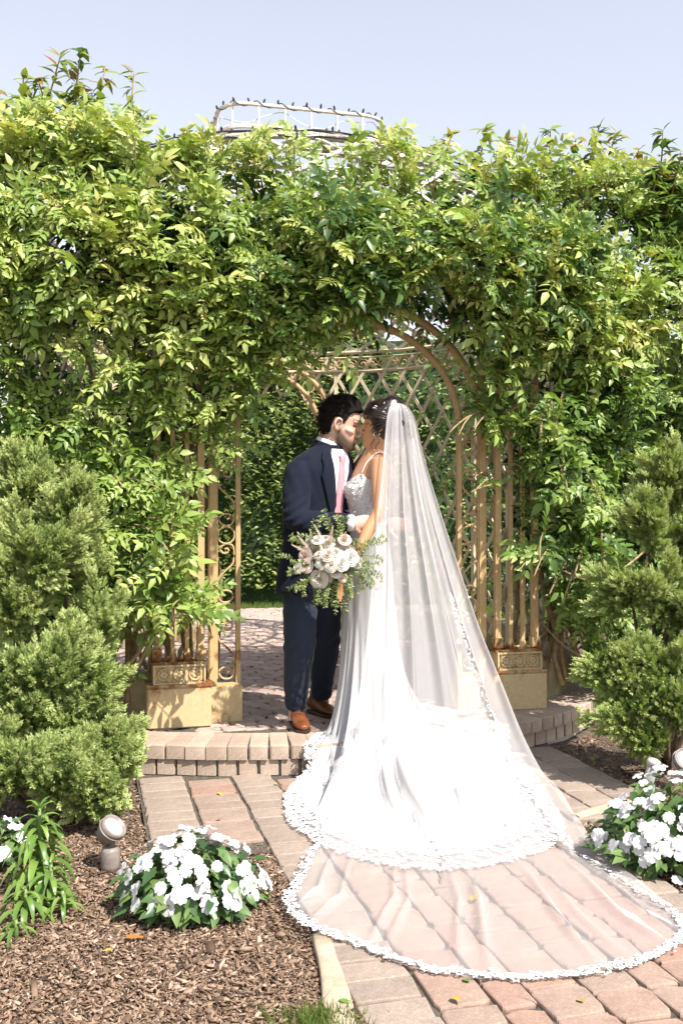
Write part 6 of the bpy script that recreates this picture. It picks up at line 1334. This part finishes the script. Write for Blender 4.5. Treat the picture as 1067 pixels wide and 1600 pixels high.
# ------------------------------------------------------------------ bouquet
BQ = P(521, 880, 5.04)
bq = thing('bouquet', 'loose bouquet of cream and blush roses with trailing greenery held by the bride', 'bouquet', tuple(BQ))
def rose(seed):
    r = random.Random(seed); V = []; F = []
    for ring, (cnt_, rad, tip, up) in enumerate(((3, 0.14, 0.22, 0.62), (4, 0.28, 0.40, 0.58), (5, 0.42, 0.62, 0.50), (6, 0.55, 0.86, 0.36), (6, 0.62, 1.05, 0.16))):
        for k in range(cnt_):
            a0 = 2 * PI * k / cnt_ + ring * 0.7 + r.uniform(-.15, .15); wd = 2 * PI / cnt_ * 0.72; n0 = len(V)
            for j, t in enumerate((0.0, 0.45, 0.8, 1.0)):
                rr = 0.06 + (rad - 0.06) * min(1, t * 1.5) + (tip - rad) * max(0, t - 0.5) * 2; z = up * t * (1.0 if ring < 3 else 1.15 - 0.35 * t) + r.uniform(-.015, .015)
                for i, s in enumerate((-1, -0.4, 0.4, 1)):
                    k2 = (0.55, 0.95, 1.0, 0.62)[j]; a = a0 + s * wd * k2; rr2 = rr * (1.0 - 0.06 * abs(s)); V.append((rr2 * math.cos(a), rr2 * math.sin(a), z - 0.04 * abs(s) * t))
            F += [(n0 + j * 4 + i, n0 + j * 4 + i + 1, n0 + j * 4 + i + 5, n0 + j * 4 + i + 4) for j in range(3) for i in range(3)]
    return np.array(V), np.array(F)
def petal_mat(name, c1, c2): return leaf_mat(name, [(0.0, c1), (1.0, c2)], 0.5, 0.28, True, 0.25, (1.0, 0.95, 0.85))
M_RCREAM = petal_mat('cream_petal', (0.74, 0.66, 0.52), (0.80, 0.75, 0.66)); M_RBLUSH = petal_mat('blush_petal', (0.77, 0.62, 0.53), (0.80, 0.72, 0.64)); M_RWHITE = petal_mat('ivory_petal', (0.76, 0.74, 0.66), (0.82, 0.80, 0.76))
rv = [rose(k) for k in range(3)]; RM = {mm.name: [mesh_np('rose', v, f, mm, True) for v, f in rv] for mm in (M_RCREAM, M_RBLUSH, M_RWHITE)}
ros = [(478, 868, 0, 22, 'b'), (492, 862, 0.02, 24, 'c'), (481, 885, 0.015, 20, 'b'), (499, 905, 0.0, 26, 'c'), (516, 852, 0.03, 24, 'b'), (523, 868, -0.02, 26, 'w'), (540, 862, 0.02, 24, 'b'), (547, 872, -0.01, 23, 'w'), (533, 880, -0.045, 22, 'w'), (517, 884, -0.05, 19, 'c'), (508, 846, 0.05, 20, 'b'), (503, 880, -0.03, 18, 'w'), (525, 894, -0.02, 17, 'w'), (558, 879, 0.01, 17, 'c'), (486, 846, 0.05, 15, 'w'), (512, 868, -0.04, 20, 'b')]
for _ in range(16): ros.append((random.gauss(516, 23), random.gauss(874, 15), random.uniform(-0.03, 0.03), random.uniform(11, 18), random.choice('bcwwww')))
for px, py, dy, r, cc in ros:
    p = P(px, py, BQ.y + dy); nrm = (Vector(((px - 520) / 60, -1.0, -(py - 872) / 55 + 0.45)) + Vector((random.gauss(0, .15), 0, random.gauss(0, .15)))).normalized()
    put('rose', random.choice(RM[{'b': 'blush_petal', 'c': 'cream_petal', 'w': 'ivory_petal'}[cc]]), bq, Matrix.Translation(p) @ nrm.to_track_quat('Z', 'Y').to_matrix().to_4x4() @ Matrix.Rotation(random.uniform(0, 6), 4, 'Z') @ Matrix.Scale(r * 5.04 / FPX * 0.62, 4))
mb = MB(); hd = WRb + Vector((-0.07, 0.0, -0.05))
for k in range(9): e = BQ + Vector((random.uniform(-.07, .07), random.uniform(-.02, .04), random.uniform(-.04, .05))); mb.tube([hd + Vector((0.05, 0.06, -0.06)) + Vector((random.gauss(0, .008), random.gauss(0, .008), 0)), hd, e], 0.004, 5)
mb.build('stems', M_LILYSTEM, bq)
mb = MB()
for k in range(3): pts = [P(531 + k, 892, BQ.y + 0.01), P(529 + 2 * k, 905, BQ.y - 0.01), P(531 + k * 1.5, 918 + 3 * k, BQ.y), P(527 + 2 * k, 932 + 4 * (k % 3), BQ.y)]; mb.tube(crom(pts, 4), (0.006, 0.001), 4, (1, 0.2, 0))
mb.build('ribbon', simple('copper_ribbon', (0.42, 0.16, 0.07), (0.55, 0.24, 0.12), 20, 0.4), bq)
sprig_l = [leaflet(1, 0.5, 0.25, 0.2), leaflet(1, 0.42, 0.2, 0.3)]; EUC = [(0.0, (0.07, 0.11, 0.025)), (0.5, (0.17, 0.21, 0.06)), (1.0, (0.34, 0.36, 0.14))]
M_EUC = leaf_mat('bouquet_leaf', EUC, 0.45, 0.3); M_EUC_O = leaf_mat('bouquet_leaf_single', EUC, 0.45, 0.3, True)
pos = []; dr = []; nr = []; sc = []; tn = []; mb = MB()
spr = [((470, 880), (448, 868)), ((470, 890), (446, 888)), ((480, 905), (462, 925)), ((490, 910), (476, 938)), ((500, 915), (492, 945)), ((512, 905), (505, 950)), ((525, 905), (522, 948)), ((535, 900), (532, 958)), ((545, 895), (556, 925)), ((550, 890), (570, 915)), ((555, 885), (592, 895)), ((555, 870), (600, 852)), ((550, 868), (590, 870)), ((530, 850), (510, 795)), ((535, 850), (530, 812)), ((520, 850), (545, 805)), ((495, 850), (478, 830)), ((560, 885), (588, 912)), ((540, 905), (548, 935)), ((478, 855), (456, 845)), ((515, 910), (515, 935)), ((500, 850), (500, 815)), ((545, 855), (575, 845))]
for (a, b_) in spr:
    for q in range(2):
        pa = P(a[0] + random.gauss(0, 4), a[1] + random.gauss(0, 4), BQ.y + random.uniform(-0.02, 0.05)); pb = P(b_[0] + random.gauss(0, 6), b_[1] + random.gauss(0, 6), BQ.y + random.uniform(-0.04, 0.02)); c = (pa + pb) / 2 + Vector((random.gauss(0, .012), 0, random.gauss(0.01, .012))); pc = crom([pa, c, pb], 6); mb.tube(pc, 0.0016, 4)
        for i in range(2, len(pc)):
            for s in (-1, 1):
                d = Vector(pc[i] - pc[i - 1]).normalized(); sd = d.cross(Vector((0, -1, 0.2))).normalized() * s; pos.append(pc[i]); dr.append(tuple(d * 0.5 + sd + Vector((random.gauss(0, .3), random.gauss(0, .4), random.gauss(0, .3))))); nr.append((random.gauss(0, .4), -0.8, 0.6)); sc.append(random.uniform(0.012, 0.022)); tn.append(random.gauss(0.6, 0.25))
for _ in range(170):
    p = P(random.gauss(518, 22), random.gauss(884, 18), BQ.y + random.uniform(-0.01, 0.06)); pos.append(tuple(p)); dr.append((random.gauss(0, 1), -0.5, random.gauss(-0.2, 1))); nr.append((random.gauss(0, .5), -0.7, 0.6)); sc.append(random.uniform(0.02, 0.035)); tn.append(random.gauss(0.4, 0.2))
mb.build('twigs', M_LILYSTEM, bq)
pos = np.array(pos); Mx = bases(np.array(dr, dtype=float), np.array(nr, dtype=float)) * np.array(sc)[:, None, None]; foliage(bq, sprig_l, Mx, pos, np.clip(np.array(tn), 0, 1), M_EUC, M_EUC_O, 250, 'greenery', pos[:, 1])
# feathery plumes
pm = petal_mat('plume', (0.74, 0.56, 0.44), (0.80, 0.68, 0.56))
for (a, b_) in [((478, 862), (458, 852)), ((482, 856), (466, 838)), ((505, 845), (492, 822)), ((515, 845), (520, 822)), ((505, 875), (498, 900)), ((500, 870), (506, 905)), ((535, 855), (540, 832)), ((478, 890), (462, 893)), ((490, 850), (484, 828))]:
    mb = MB(); pa = P(a[0], a[1], BQ.y - 0.01); pb = P(b_[0], b_[1], BQ.y - 0.03)
    for t in np.linspace(0, 1, 26):
        p = pa.lerp(pb, t)
        for k in range(5):
            d = Vector((random.gauss(0, 1), random.gauss(0, 1), random.gauss(0, 1))).normalized() * 0.019 * (1.1 - 0.9 * t) + (pb - pa) * 0.10; s = d.cross(Vector((0, -1, 0.3))).normalized() * 0.0011; mb.add([p - s, p + s, p + d], [(0, 1, 2)])
    mb.build('plume', pm, bq)
